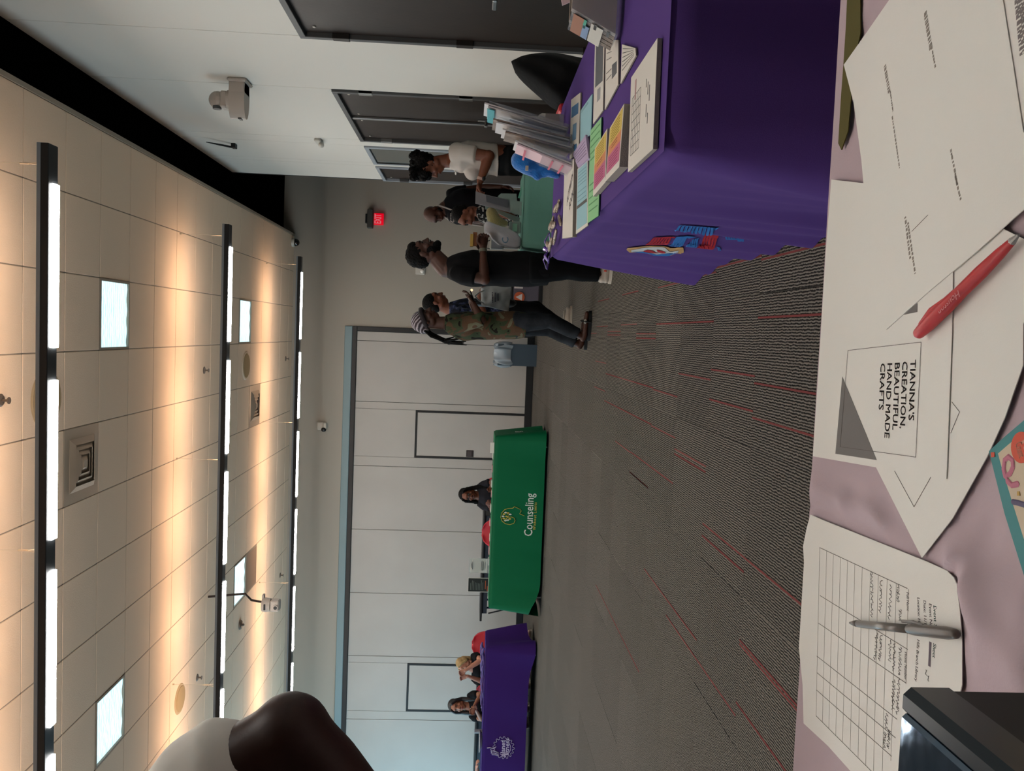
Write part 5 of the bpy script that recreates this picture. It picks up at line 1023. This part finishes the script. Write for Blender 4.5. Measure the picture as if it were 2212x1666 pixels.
MB().tube([P(973, 352, -.05), P(980, 362, -.06), P(985, 374, -.04), P(984, 376, 0)], .012, flat=.5).build('collar', mat('polo_white', ''), pw_, smooth=True)

# ---- bald man in black with white edged apron
Y = 8.8; J = dict(pel=P(1085, 440), che=P(1003, 443), nek=P(960, 448), sR=P(978, 418, .10), sL=P(982, 470, -.12), eR=P(1038, 406, .05), eL=P(1040, 476, -.2), wR=P(1082, 404, -.05), wL=P(1058, 452, -.32),
 hR=P(1092, 430, .05), hL=P(1092, 450, -.05), kR=P(1160, 430, .0), kL=P(1160, 452, -.1), aR=V3(1.28, Y, .085), aL=V3(1.15, Y-.1, .085), tR=V3(1.15, Y-.12, .03), tL=V3(1.02, Y-.25, .03))
H = Head(P(940, 462), (-.62, -.55, -.55), sc=1.0)
pa = person('person', 'bald man in black with a white edged apron looking down behind the pale green table', J, H, sk_d, bulk=1.1, shirt=mat('shirt_ink', '#101014', .8, bump=(12, .2)), sleeve=.5, pants=mat('pants_black', ''), shoes=[m_blk, m_blk], hands={'R': ((0, -.3, -1), (-1, 0, 0), (0, -1, 0), .5, 1.0), 'L': ((-.5, -.3, -.6), (-1, 0, 0), (0, 1, 0), .6, 1.0)}, closed=True)
hb = MB(); H.ell(hb, 0, .045, -.088, .05, .05, .04); [H.ell(hb, x*.052, .01, -.06, .02, .045, .045) for x in (-1, 1)]; v, f = remesh(hb, .007, 2); MB().add(v, f).build('beard', m_hair, pa, smooth=True)
m_ap = mat('apron_trim', '#8d8783', .8); F_d = V3(-.8, -.6, 0)*.15
def A_(x, y, k=1.0): return at_y(x, y, Y)+V3(-.25, -.97, 0)*.15*k
MB().tube([A_(948, 443, .3), A_(965, 446, .9), A_(986, 454, 1.05)], .009, flat=.5, seg=8).build('apron_strap', m_ap, pa, smooth=True); MB().tube([A_(962, 468, .5), A_(975, 474, .9), A_(986, 478, 1)], .009, flat=.5, seg=8).build('apron_strap', m_ap, pa, smooth=True)
MB().tube([A_(986, 452, 1.12), A_(992, 462, 1.15), A_(1000, 472, 1.1), A_(1015, 480, 1.0), A_(1040, 484, .9)], [.012, .014, .016, .018, .02], flat=.5, seg=8).build('apron_edge', m_ap, pa, smooth=True)
v = MB()
for k in range(2):
    for i in range(6): p = A_(975+6*k, 458+3.2*i, 1.2); v.box(p.x-.005, p.x+.005, p.y-.003, p.y, p.z-.006, p.z+.006)
v.build('apron_print', m_ap, pa, kind='stuff')

# ---- short person with patterned shirt
Y = 8.0; J = dict(pel=P(1120, 458), che=P(1060, 460), nek=P(1032, 462), sR=P(1045, 458, .14), sL=P(1045, 460, -.14), eR=P(1085, 458, .18), eL=P(1085, 460, -.18), wR=P(1110, 470, .15), wL=P(1110, 470, -.15),
 hR=P(1125, 458, .08), hL=P(1125, 458, -.08), kR=P(1190, 458, .08), kL=P(1190, 458, -.08), aR=V3(1.05, Y+.08, .085), aL=V3(1.05, Y-.08, .085), tR=V3(.88, Y+.08, .03), tL=V3(.88, Y-.08, .03))
H = Head(P(1006, 465), (-.85, -.3, -.35), sc=.95)
ps = person('person', 'short dark haired person in black and white patterned top in front of the apron man', J, H, sk_m, bulk=.92, shirt=camo_mat('bw_pattern', ['#08080a', '#0b0b0c', '#8a8a88'], 34, (.4, .56)), sleeve=.6, pants=mat('pants_black', ''), shoes=[m_blk, m_blk], hands={'L': ((-1, 0, 0), (0, 0, -1), (0, -1, 0), .5, .9)}, vox=.008)
hb = MB(); H.ell(hb, 0, -.03, .055, .082, .092, .08); H.ell(hb, 0, -.06, .01, .072, .05, .06); H.ell(hb, 0, .05, -.09, .045, .045, .035); v, f = remesh(hb, .007, 2); MB().add(v, f).build('hair', m_hair, ps, smooth=True)

# ---- seated people at the far tables
def seated(lab, Y, hc, hf, hup, sR, sL, eR, eL, wR, wL, sk, shirt, hands, sc=1.0, lip=m_lip, feet=None, brow=m_hair, bulk=.98):
    P = lambda x, y, d=0: at_y(x, y, Y+d); a, b = P(*sR), P(*sL); mid_ = (a+b)/2; pel = V3(mid_.x, Y+.06, .50); che = V3(mid_.x, Y, mid_.z-.10); nek = V3(mid_.x, Y-.02, mid_.z+.055)
    kx = V3(.1, -.42, -.02); J = dict(pel=pel, che=che, nek=nek, sR=a, sL=b, eR=P(*eR), eL=P(*eL), wR=P(*wR), wL=P(*wL), hR=pel+V3(-.09, -.02, -.01), hL=pel+V3(.09, -.02, -.01), kR=pel+V3(-.12, -.36, -.0), kL=pel+V3(.12, -.36, 0), aR=V3(pel.x-.12, Y-.2, .085), aL=V3(pel.x+.12, Y-.2, .085), tR=V3(pel.x-.13, Y-.38, .03), tL=V3(pel.x+.13, Y-.38, .03))
    if feet: J.update({k: Vector(q) for k, q in feet.items()})
    H = Head(P(*hc), hf, hup, sc); return person('person', lab, J, H, sk, bulk=bulk, shirt=shirt, sleeve=.6, pants=mat('pants_black', ''), shoes=[mat('shoe_pink', '#a3837a', .6), mat('sole_cream', '')], hands=hands, vox=.0085, lip=lip, brow=brow), H, J, P
m_sb = mat('tshirt_black', '#111013', .85, bump=(14, .2))
pc_, H, J, P = seated('seated woman with long dark braids in dark grey t-shirt behind the green table', 13.0, (1012, 1069, -.05), (-.12, -1, -.22), (0, 0, 1), (1040, 1091), (1039, 1050), (1070, 1100, -.1), (1070, 1040, -.1), (1057, 1094, -.35), (1060, 1052, -.35), sk_m, mat('tshirt_charcoal', '#222126', .85, bump=(14, .2)), {'R': ((.6, -.8, 0), (0, 0, -1), (0, 0, 1), .4, .95), 'L': ((-.6, -.8, 0), (0, 0, -1), (0, 0, 1), .4, .95)}, 1.12)
hb = MB(); H.ell(hb, 0, -.03, .055, .088, .09, .08); H.ell(hb, 0, -.06, .0, .09, .06, .09)
for x in (-1, 1): hb.tube([H(x*.06, .045, .085), H(x*.085, .01, .03), H(x*.095, -.0, -.06), H(x*.115, .02, -.15), H(x*.12, .07, -.24)], [.02, .03, .035, .035, .02], seg=8)
v, f = remesh(hb, .008, 2); v = [p+Vector((noise.noise(p*60), 0, noise.noise(p*60+V3(9, 2, 1))))*.008 for p in v]; MB().add(v, f).build('hair', m_hair, pc_, smooth=True)
gl = MB()
for x in (-1, 1): gl.tube([H(x*.032+.024*math.cos(a), .098, .012+.018*math.sin(a)) for a in [2*PI*k/12 for k in range(13)]], .003, seg=5)
gl.tube([H(-.008, .102, .015), H(.008, .102, .015)], .003, seg=5).build('glasses', m_blk, pc_)
pn, H, J, P = seated('blonde woman in black t-shirt raising both hands at the dark purple table', 13.14, (1003, 1436, -.05), (-.75, -.75, -.05), (-.12, 0, 1), (1027, 1469), (1026, 1416), (1046, 1474, -.15), (1040, 1426, -.25), (1010, 1461, -.3), (1006, 1448, -.33), sk_l, m_sb, {'R': ((-.2, -.2, 1), (0, -1, 0), (1, 0, 0), .5, .95), 'L': ((-.5, 0, .9), (0, -1, 0), (-1, 0, 0), .8, .95)}, 1.02, lip=m_lipp, brow=m_blond,
 feet=dict(kL=at_y(1088, 1412, 12.95), aL=at_y(1136, 1388, 13.0), tL=at_y(1147, 1366, 12.95)))
hb = MB(); H.ell(hb, 0, -.03, .06, .086, .088, .076); H.ell(hb, 0, -.06, .01, .08, .055, .08); hb.tube([H(.0, -.09, .02), H(.03, -.10, -.08), H(.05, -.07, -.14)], [.05, .045, .03], seg=10); hb.tube([H(.05, .05, .085), H(.088, .01, .03), H(.092, -.03, -.04)], [.02, .022, .02]); hb.tube([H(-.05, .05, .085), H(-.088, .01, .03), H(-.09, -.03, -.04)], [.02, .022, .02])
v, f = remesh(hb, .008, 2); MB().add(v, f).build('hair', m_blond, pn, smooth=True)
pd, H, J, P = seated('woman with long dark hair in black t-shirt leaning on the dark purple table', 13.12, (988, 1525, -.05), (.05, -1, -.12), (0, 0, 1), (1022, 1549), (1018, 1502), (1040, 1553, -.15), (1040, 1500, -.15), (1028, 1533, -.4), (1024, 1527, -.42), sk_t, m_sb, {'R': ((.7, -.4, .3), (0, -1, 0), (0, 0, 1), .6, .95), 'L': ((-.7, -.3, .2), (0, -1, 0), (0, 0, 1), .6, .95)}, 1.12, lip=m_lipp)
hb = MB(); H.ell(hb, 0, -.03, .055, .09, .092, .082); H.ell(hb, 0, -.06, -.02, .09, .055, .10)
for x in (-1, 1): hb.tube([H(x*.05, .05, .09), H(x*.088, .02, .03), H(x*.095, -.0, -.06), H(x*.10, .03, -.17), H(x*.10, .06, -.26)], [.022, .03, .036, .036, .02], seg=8)
v, f = remesh(hb, .008, 2); MB().add(v, f).build('hair', mat('hair_dark_brown', '#130d0d', .5, bump=(60, .5)), pd, smooth=True)
pe_, H, J, P = seated('person in beige top at the left edge reaching onto the dark purple table', 13.1, (985, 1712, -.05), (.3, -1, -.1), (0, 0, 1), (1016, 1735), (1016, 1686), (1040, 1740, -.1), (1032, 1680, -.3), (1035, 1720, -.3), (1030, 1658, -.35), sk_l, mat('top_beige', '#8d8270', .85), {'L': ((.9, -.3, .1), (0, 0, -1), (0, -1, 0), .5, .95)}, 1.05, lip=m_lipp)
hb = MB(); H.ell(hb, 0, -.03, .055, .088, .09, .08); v, f = remesh(hb, .009, 2); MB().add(v, f).build('hair', m_hair, pe_, smooth=True)

# ---- person in a white t-shirt close by on the left, elbow in view
Y = 1.10; P = lambda x, y, d=0: at_y(x, y, Y+d)
J = dict(sL=P(405, 1745), eL=P(628, 1582), wL=P(880, 1850, -.02)); c_ = J['sL']+V3(-.20, .03, -.03)
J.update(che=c_+V3(0, .0, -.08), nek=c_+V3(0, 0, .10), pel=c_+V3(0, .02, -.5), sR=c_+V3(-.2, .02, .02), eR=c_+V3(-.27, 0, -.28), wR=c_+V3(-.2, -.1, -.5)); b_ = J['pel']
J.update(hL=b_+V3(.1, 0, -.02), hR=b_+V3(-.1, 0, -.02), kL=V3(b_.x+.11, b_.y+.02, .5), kR=V3(b_.x-.11, b_.y+.02, .5), aL=V3(b_.x+.12, b_.y+.03, .09), aR=V3(b_.x-.12, b_.y+.03, .09), tL=V3(b_.x+.14, b_.y-.08, .03), tR=V3(b_.x-.14, b_.y-.08, .03))
J['tL'].y = b_.y+.2; J['tR'].y = b_.y+.2
H = Head(c_+V3(0, .02, .26), (0, 1, 0), sc=1.05)
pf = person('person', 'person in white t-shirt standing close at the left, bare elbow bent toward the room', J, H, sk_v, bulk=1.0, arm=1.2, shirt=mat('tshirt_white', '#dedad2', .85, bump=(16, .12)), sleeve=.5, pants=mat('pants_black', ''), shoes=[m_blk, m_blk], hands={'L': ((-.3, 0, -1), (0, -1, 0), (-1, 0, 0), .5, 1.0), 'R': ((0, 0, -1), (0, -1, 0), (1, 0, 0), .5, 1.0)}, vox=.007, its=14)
hb = MB(); H.ell(hb, 0, -.03, .05, .084, .092, .085); v, f = remesh(hb, .009, 2); MB().add(v, f).build('hair', m_hair, pf, smooth=True)
# ================================================================== NEAR TABLE
TX1, TX2, TY1, TY2, TZ = -1.02, .80, .17, .925, .740
t = thing('folding_table', 'folding table nearest the camera under the mauve cloth', 'table', (-.1, .5, 0)); table_legs(t, TX1+.02, TX2-.02, TY1+.02, TY2-.02, TZ-.006, m_tt)
m_mauve = mat('mauve_cloth', '#b4a2a8', .75, spec=.1, bump=(420, .08))
def zG(x, y): return (1750+x/4.165, 720+y/4.165)
def zH(x, y): return (1700+x/2.943, 1100+y/2.943)
def zI(x, y): return (1750+x/4.165, y/4.165)
def zJ(x, y): return (1750+x/4.165, 380+y/4.165)
RID = []
def rid(pts, amp, wd):
    P = [at_z(*p, TZ) for p in pts]
    for a, b in zip(P[:-1], P[1:]): RID.append((a.x, a.y, b.x, b.y, amp, wd))
rid([zG(60, 1420), zG(330, 1560), zG(640, 1640)], .009, .010); rid([zG(0, 1640), zG(300, 1760)], -.004, .008); rid([zH(560, 60), zH(760, 150)], .004, .008)
rid([zH(960, 200), zH(1080, 320), zH(1200, 430)], .008, .010); rid([zH(1180, 520), zH(1260, 660), zH(1507, 960)], .012, .014); rid([zH(1230, 430), zH(1507, 600)], .010, .013); rid([zH(1290, 120), zH(1180, 380)], -.006, .008); rid([zH(1130, 900), zH(1507, 1090)], .008, .014)
rid([zG(1900, 200), zG(1700, 700), zG(1560, 1100), zG(1350, 1500)], -.003, .008); rid([zI(600, -60), zI(470, 300)], .005, .008)
PZ = [[at_z(*q, TZ) for q in L_] for L_ in (((1797, 388), (1757, 986), (1894, 1010), (1993, 1206), zG(1290, 1665), zG(1760, 760), (2300, 560), (2300, 0), (1922, 0), (1824, 140)), ((1752, 1112), (2000, 1212), (2062, 1248), (2080, 1480), (2060, 1560), (1737, 1563), (1727, 1400)))]
def mask(x, y):
    for P in PZ:
        ins = False; dm = 9
        for i in range(len(P)):
            a, b = P[i], P[(i+1) % len(P)]
            if (a.y > y) != (b.y > y) and x < (b.x-a.x)*(y-a.y)/(b.y-a.y)+a.x: ins = not ins
            dx, dy = b.x-a.x, b.y-a.y; k = max(0, min(1, ((x-a.x)*dx+(y-a.y)*dy)/(dx*dx+dy*dy))); dm = min(dm, math.hypot(x-a.x-k*dx, y-a.y-k*dy))
        if ins: return 0
        if dm < .03: return dm/.03
    return 1
def ftop(x, y):
    z = ftop0(x, y); return z if abs(z-TZ) < .0014 else TZ+(z-TZ)*mask(x, y)
def ftop0(x, y):
    z = TZ+.0012*math.sin(x*31)*math.sin(y*27)
    for ax, ay, bx, by, am, wd in RID:
        dx, dy = bx-ax, by-ay; L2 = dx*dx+dy*dy; k = max(0, min(1, ((x-ax)*dx+(y-ay)*dy)/L2)); d2 = (x-ax-k*dx)**2+(y-ay-k*dy)**2
        if d2 < 20*wd*wd: z += am*.6*math.exp(-d2/(2.2*wd*wd))
    return z
nc = Cloth(TX1, TX2, TY1, TY2, TZ, .05, flare=.02, amp=.006, cf=.05, seed=21, freq=1.6)
tm_ = thing('tablecloth', 'mauve tablecloth with soft folds covering the nearest table', 'tablecloth', (-.1, .5, 0))
mb = MB(); mb.grid(lambda u, v: nc.pt(u*nc.P, v), 400, 16, closed_u=True)
mb.grid(lambda u, v: (TX1+u*(TX2-TX1), TY1+v*(TY2-TY1), ftop(TX1+u*(TX2-TX1), TY1+v*(TY2-TY1))), 440, 190); mb.build('cloth', m_mauve, tm_, smooth=True)
ol = [zI(345, -80), zI(460, -80), zI(462, 300), zI(440, 400), zI(395, 700), zI(350, 1180), zI(290, 1350), zI(262, 1290), zI(285, 900), zI(310, 560), zI(330, 250)]
OP = [at_z(*p, TZ+.003) for p in ol]; 
for p in OP: p.y = min(p.y, TY2+.004)
MB().slab(OP, .0012, (0, 0, 1)).build('olive_lining', mat('olive_cloth', '#5a5430', .85), tm_, label='olive cloth showing past the mauve edge')
# papers
m_pa = mat('paper_near', '#dedcd6', .75, spec=.2, bump=(700, .05)); m_ln = mat('line_grey', '#5d5852', .8); m_lnl = mat('line_pale', '#8f8981', .8); m_ink = mat('ink_grey', '#55504e', .8); m_tri = mat('print_tri', '#66625f', .7)
def sheet(name, lab, pix, z, cat='paper', curl=None, m=m_pa):
    P = [at_z(*p, z) for p in pix]; c = sum(P, Vector())/len(P); t = thing(name, lab, cat, (c.x, c.y, z)); MB().slab(P, .0007, (0, 0, 1)).build('sheet', m, t); return t
def pline(t, a, b, z, w, m, name='printed_line', mb=None):
    A, B = at_z(*a, z), at_z(*b, z); d = (B-A).normalized(); s = Vector((-d.y, d.x, 0))*w/2
    o = mb or MB(); o.slab([A-s, B-s, B+s, A+s], .00015, (0, 0, 1))
    return o if mb else o.build(name, m, t)
def ptext(t, s_, a, b, z, hgt, m, bold=.0, name='lettering'):     # a: photo point where the text starts, b: where it ends (baseline)
    A, B = at_z(*a, z), at_z(*b, z); ux = (B-A).normalized(); uy = Vector((-ux.y, ux.x, 0)); v = MB(); [text_on(v, s_, A+ux*o_+Vector((0, 0, abs(o_)*.02)), ux, uy, hgt, 'LEFT', 0, width=(B-A).length) for o_ in ((0, bold, -bold) if bold else (0,))]; return v.build(name, m, t)
def dashes(t, a, b, z, hgt, n, m, name='text_line', seed=1):
    rd = random.Random(seed); A, B = at_z(*a, z), at_z(*b, z); d = (B-A).normalized(); s = Vector((-d.y, d.x, 0))*hgt/2; L_ = (B-A).length; x = 0; mb = MB()
    while x < L_: 
        l = rd.uniform(.0012, .0035); p = A+d*x; q = A+d*min(x+l, L_); mb.slab([p-s*rd.uniform(.5, 1), q-s, q+s*rd.uniform(.5, 1), p+s], .00015, (0, 0, 1)); x += l+rd.uniform(.0005, .002)
    return mb.build(name, m, t, kind='stuff')
zC_, zB_, zA_, zS_ = TZ+.0030, TZ+.0041, TZ+.0052, TZ+.0030
tC = sheet('paper_sheet', 'bottom white sheet whose sharp corner points toward the sign-in sheet', [(1860, 950), zG(600, 1210), (1993, 1206), zG(1290, 1665), zG(1600, 1110), zG(1760, 760), zG(1924, 290), (2212, 700), (2300, 560), (2120, 470)], zC_)
pline(tC, zG(760, 1240), zG(935, 1563), zC_+.0008, .0005, m_ln); pline(tC, zG(935, 1563), zG(1085, 1297), zC_+.0008, .0005, m_ln); pline(tC, zG(1275, 618), zG(1345, 708), zC_+.0008, .0005, m_ln); pline(tC, zG(1345, 708), zG(1265, 900), zC_+.0008, .0005, m_ln)
tB = sheet('paper_sheet', 'white sheet printed TIANNA\'S CREATION with a dark grey triangle', [(1797, 388), (1784, 560), (1772, 760), (1757, 986), (1894, 1010), (2046, 1035), (2058, 720), (2062, 480), (1900, 400)], zB_)
zb1 = zB_+.0008
MB().slab([at_z(*p, zb1) for p in (zG(290, 390), zG(228, 1085), zG(600, 1142))], .00015, (0, 0, 1)).build('grey_triangle', m_tri, tB)
for a, b in (((340, 155), (998, 80)), ((998, 80), (950, 1115)), ((950, 1115), (270, 1022)), ((270, 1022), (340, 155))): pline(tB, zG(*a), zG(*b), zb1+.0002, .00045, m_ln, 'box_line')
MB().slab([at_z(*p, zb1) for p in (zJ(965, 1145), zJ(965, 1225), zJ(845, 1250))], .00015, (0, 0, 1)).build('grey_corner', m_tri, tB)
for s_, x, y0, y1, xe in (("TIANNA'S", 903, 240, 780, 885), ('CREATION,', 830, 252, 850, 808), ('BEAUTIFUL', 762, 260, 858, 740), ('HAND MADE', 697, 264, 930, 668), ('CRAFTS', 634, 268, 682, 617)):
    ptext(tB, s_, zG(x, y0), zG(xe, y1), zb1+.0002, .0128, m_ink, .00022)
tA = sheet('paper_sheet', 'top white sheet with small grey captions lying at the upper right', [(1824, 140), (1845, 221), (1862, 346), (1867, 400), (1890, 560), (1916, 712), (2010, 628), (2110, 545), (2300, 376), (2212, 285), (2190, 140), (2168, 0), (2150, -120), (1990, -110), (1922, 0), (1870, 75)], zA_)
za = zA_+.0008
for a, b, h in ((zI(672, 590), zI(712, 830), .0045), (zI(720, 820), zI(745, 1000), .0018), (zI(738, 1048), zI(805, 1512), .0018), (zI(1035, 110), zI(1088, 440), .005), (zI(1095, 430), zI(1128, 612), .002), (zI(1265, 1345), zI(1325, 1665), .0022), (zJ(1305, 0), zJ(1355, 215), .0022), (zJ(855, 370), zJ(900, 745), .003), (zJ(880, 420), zJ(945, 880), .0025)):
    dashes(tA, a, b, za, h, 0, mat('caption_grey', '#8a837a', .8), seed=int(h*1e5)+int(a[1]))
pline(tA, zJ(1060, 352), zJ(915, 500), za, .0005, m_ln)
# sheet at the far right edge
tR = sheet('paper_sheet', 'white sheet with smudged grey print at the upper right corner', [(2160, -60), (2180, 60), (2195, 180), (2225, 330), (2330, 300), (2330, -60)], zB_+.0002)
for k in range(7): dashes(tR, (2192+5*k, -20), (2206+5*k, 120-4*k), zB_+.001, .003, 0, mat('caption_dark', '#7f7877', .8), seed=k+40)
# sign-in sheet
S_OUT = [(1752, 1112), (1775, 1122), (1900, 1172), (2000, 1212), (2048, 1234), (2062, 1248), (2068, 1262), (2075, 1320), (2080, 1390), (2080, 1480), (2060, 1560), (2010, 1760), (1900, 1735), (1790, 1612), (1737, 1563), (1735, 1480), (1727, 1400), (1738, 1215), (1736, 1180), (1744, 1140)]
tS = sheet('sign_in_sheet', 'ruled sign-in sheet with handwriting under the grey pen', S_OUT, zS_, 'paper'); zs = zS_+.0008
mb1, mb2 = MB(), MB()
for a, b in (((208, 245), (765, 505)), ((210, 550), (768, 893)), ((200, 725), (757, 1107)), ((190, 935), (700, 1337)), ((190, 1040), (690, 1455)), ((187, 1150), (665, 1572)), ((185, 1315), (640, 1770))): pline(tS, zH(*a), zH(*b), zs, .00055, m_ln, mb=mb1)
mb1.build('column_line', m_ln, tS, kind='stuff')
for a, b in (((208, 245), (185, 1315)), ((252, 268), (225, 1355)), ((295, 288), (266, 1398)), ((340, 310), (310, 1440)), ((385, 332), (353, 1480)), ((431, 352), (402, 1525)), ((478, 374), (452, 1575)), ((530, 400), (500, 1625)), ((580, 422), (550, 1670)), ((637, 448), (605, 1700)), ((695, 475), (660, 1600)), ((772, 510), (757, 1110))): pline(tS, zH(*a), zH(*b), zs, .0003, m_lnl, mb=mb2)
mb2.build('row_line', m_lnl, tS, kind='stuff')
m_green_ink = mat('ink_green', '#3f5a50', .8)
for s_, a, b, h, m in (('Event S', (930, 610), (935, 745), .0065, m_green_ink), ('Sheet', (930, 850), (925, 940), .0065, m_green_ink), ('Event Na', (903, 598), (908, 742), .0058, m_ink), ('Date: 11/1', (867, 578), (872, 725), .0058, m_ink), ('Location: Hi', (828, 560), (833, 720), .0058, m_ink), ('Hills Branch Library', (828, 825), (812, 1088), .0058, m_ink), ('Full Name', (760, 527), (762, 645), .0058, m_ink), ('Phone Number', (748, 905), (746, 1080), .0056, m_ink)): ptext(tS, s_, zH(*a), zH(*b), zs, h, m, .0001, 'printed_text')
pline(tS, zH(912, 845), zH(905, 1000), zs, .0032, mat('redaction', '#6a6068', .8), 'struck_out_bar')
def scrib(a, b, n, amp, seed):
    rd = random.Random(seed); A, B = at_z(*zH(*a), zs+.0002), at_z(*zH(*b), zs+.0002); d = (B-A); s = Vector((-d.y, d.x, 0)).normalized(); P = []
    for k in range(n*4+1):
        u = k/(n*4); P.append(A+d*u+s*amp*(math.sin(k*PI/2+rd.uniform(-.6, .6))*rd.uniform(.35, 1))+d.normalized()*rd.uniform(-.0012, .0012))
    MB().tube(P, .00022, seg=4).build('handwriting', m_ink, tS)
for a, b, n in (((705, 485), (705, 590), 6), ((722, 640), (718, 720), 4), ((660, 485), (648, 700), 7), ((598, 450), (592, 660), 8), ((538, 400), (540, 680), 11), ((722, 880), (712, 1060), 8), ((684, 850), (676, 1030), 8), ((655, 840), (655, 970), 5), ((598, 800), (588, 965), 8), ((572, 790), (558, 960), 8), ((712, 1080), (700, 1300), 9), ((680, 1090), (672, 1280), 8), ((634, 1310), (628, 1400), 4), ((650, 1400), (640, 1520), 6), ((622, 1420), (615, 1520), 5), ((880, 1030), (905, 1090), 2)): scrib(a, b, n, .0034, a[0])
# grey pen
def pen_dir(a, b, z): A, B = at_z(*a, z), at_z(*b, z); return A, B, (B-A).normalized()
zP = zS_+.0055; A, B, d = pen_dir((1836, 1346), (2066, 1370), zP); t = thing('grey_pen', 'translucent grey ballpoint pen lying on the sign-in sheet', 'pen', tuple((A+B)/2)); L_ = (B-A).length
m_pc = mat('pen_smoke', '#6f6963', .28, spec=.5); m_pd = mat('pen_cap', '#5d5650', .3)
MB().tube([A, A+d*.010, A+d*.018], [.0010, .0028, .0034], seg=14, rnd=False).build('tip', m_pd, t, smooth=True); MB().tube([A+d*.018, A+d*L_*.62], [.0034, .0038], seg=18, rnd=False).build('barrel', m_pc, t, smooth=True); MB().tube([A+d*.02+V3(0, 0, .0014), A+d*L_*.6+V3(0, 0, .0018)], .0014).build('ink_tube', mat('ink_tube', '#9a9087', .3), t)
MB().tube([A+d*L_*.62, A+d*L_*.66, B-d*.012, B-d*.002], [.0040, .0048, .0050, .0040], seg=18).build('cap', m_pd, t, smooth=True)
s_ = Vector((-d.y, d.x, 0)); MB().tube([A+d*L_*.56+s_*.0060, A+d*L_*.66+s_*.0062, A+d*L_*.74+s_*.004], .0014, seg=8).build('clip', m_pd, t)
# red pen
zP = zA_+.0066; A, B, d = pen_dir((1978, 727), (2194, 514), zP); L_ = (B-A).length; t = thing('red_pen', 'chunky red pen with faint white lettering lying across the papers', 'pen', tuple((A+B)/2)); m_rp = mat('pen_red', '#b3141b', .38, spec=.4)
MB().tube([A+d*.006, A+d*.02, A+d*L_*.4, A+d*L_*.5, A+d*L_*.7, B-d*.02, B-d*.004], [.0048, .0060, .0060, .0052, .0052, .0042, .0028], seg=22).build('barrel', m_rp, t, smooth=True)
s_ = Vector((-d.y, d.x, 0)); MB().tube([A+d*.012+s_*.0055, A+d*.03+s_*.0072, A+d*L_*.36+s_*.0058], [.0024, .0034, .0018], seg=10).build('clip', m_rp, t, smooth=True); MB().tube([B-d*.004, B+d*.003], [.003, .0012], seg=10).build('tip', m_steel, t)
v = MB(); C0 = A+d*L_*.52+V3(0, -.003, .0052)
text_on(v, 'Houston', C0, -d, Vector((d.y, -d.x, 0)), .0085, 'LEFT', .0001, width=.030); v.build('lettering', mat('pen_print', '#b9656a', .5), t)
# teal bordered party card
zT_ = TZ+.012; t_pix = [(2136, 975), (2165, 948), (2212, 908), (2330, 812), (2400, 1300), (2245, 1330), (2212, 1244), (2170, 1110)]
P = [at_z(*p, zT_) for p in t_pix]; c = sum(P, Vector())/len(P); t = thing('party_card_box', 'flat teal edged card pack with an orange disc reading 10 Count', 'box', (c.x, c.y, TZ))
m_te = mat('card_teal', '#12767a', .5); MB().prism([(p.x, p.y) for p in P], TZ+.002, zT_).build('card', m_te, t)
def zK(x, y): return (2080+x/4.167, 860+y/4.167)
def onT(pts, name, m, k=.0002): return MB().slab([at_z(*zK(*p), zT_+k) for p in pts], .0002, (0, 0, 1)).build(name, m, t)
onT([(318, 500), (440, 395), (700, 200), (1200, 300), (1300, 1500), (700, 1700), (545, 1250), (445, 930), (350, 620)], 'cream_field', mat('card_cream', '#c0b098', .6)); onT([(252, 490), (285, 488), (288, 530), (255, 535)], 'orange_square', mat('card_orange', '#c5472a', .6))
disc = [(527+92*math.cos(a), 445+142*math.sin(a)) for a in [2*PI*k/28 for k in range(28)]]; onT(disc, 'orange_disc', mat('card_orange', ''), .0006)
ptext(t, 'Count', zK(470, 415), zK(505, 545), zT_+.0009, .0105, mat('card_peach', '#c98a72', .6), .0001); ptext(t, '10', zK(525, 372), zK(548, 460), zT_+.0009, .02, mat('card_peach', ''), .0006)
MB().tube([at_z(*zK(*p), zT_+.0006) for p in ((380, 700), (365, 640), (375, 560), (410, 530), (445, 560), (450, 620), (425, 680), (390, 705), (400, 750), (440, 785), (490, 775))], .0022, seg=6, flat=.2).build('pink_swirl', mat('card_rose', '#b0667a', .6), t)
onT([(490, 840), (510, 840), (515, 880), (490, 880)], 'gold_dot', mat('card_gold', '#b08c3c', .6), .0006); MB().tube([at_z(*zK(*p), zT_+.0006) for p in ((450, 935), (500, 945), (620, 985))], .002, seg=6, flat=.2).build('plum_line', mat('card_plum', '#4d4663', .6), t)
# glossy navy box at the lower left
zN = .893; A, B = at_z(1950, 1492, zN), at_z(2150, 1668, zN); X_R, Y_F = A.x, A.y+.004; t = thing('glossy_box', 'glossy dark navy box at the lower left corner of the table', 'box', (X_R-.14, Y_F-.08, TZ))
MB().box(X_R-.30, X_R, Y_F-.17, Y_F, TZ+.002, zN-.004, ch=.004).build('box_body', mat('box_charcoal', '#15151a', .5, spec=.2), t)
MB().box(X_R-.30, X_R-.012, Y_F-.17, Y_F-.003, zN-.006, zN, ch=.002).build('lid', mat('lid_gloss', '#56687a', .10, .75, spec=.8, bump=(9, .25)), t)
MB().box(X_R-.014, X_R+.0015, Y_F-.17, Y_F+.001, zN-.03, zN-.001, ch=.004).build('lid_rim', mat('rim_teal', '#0a1a24', .3, spec=.35), t)
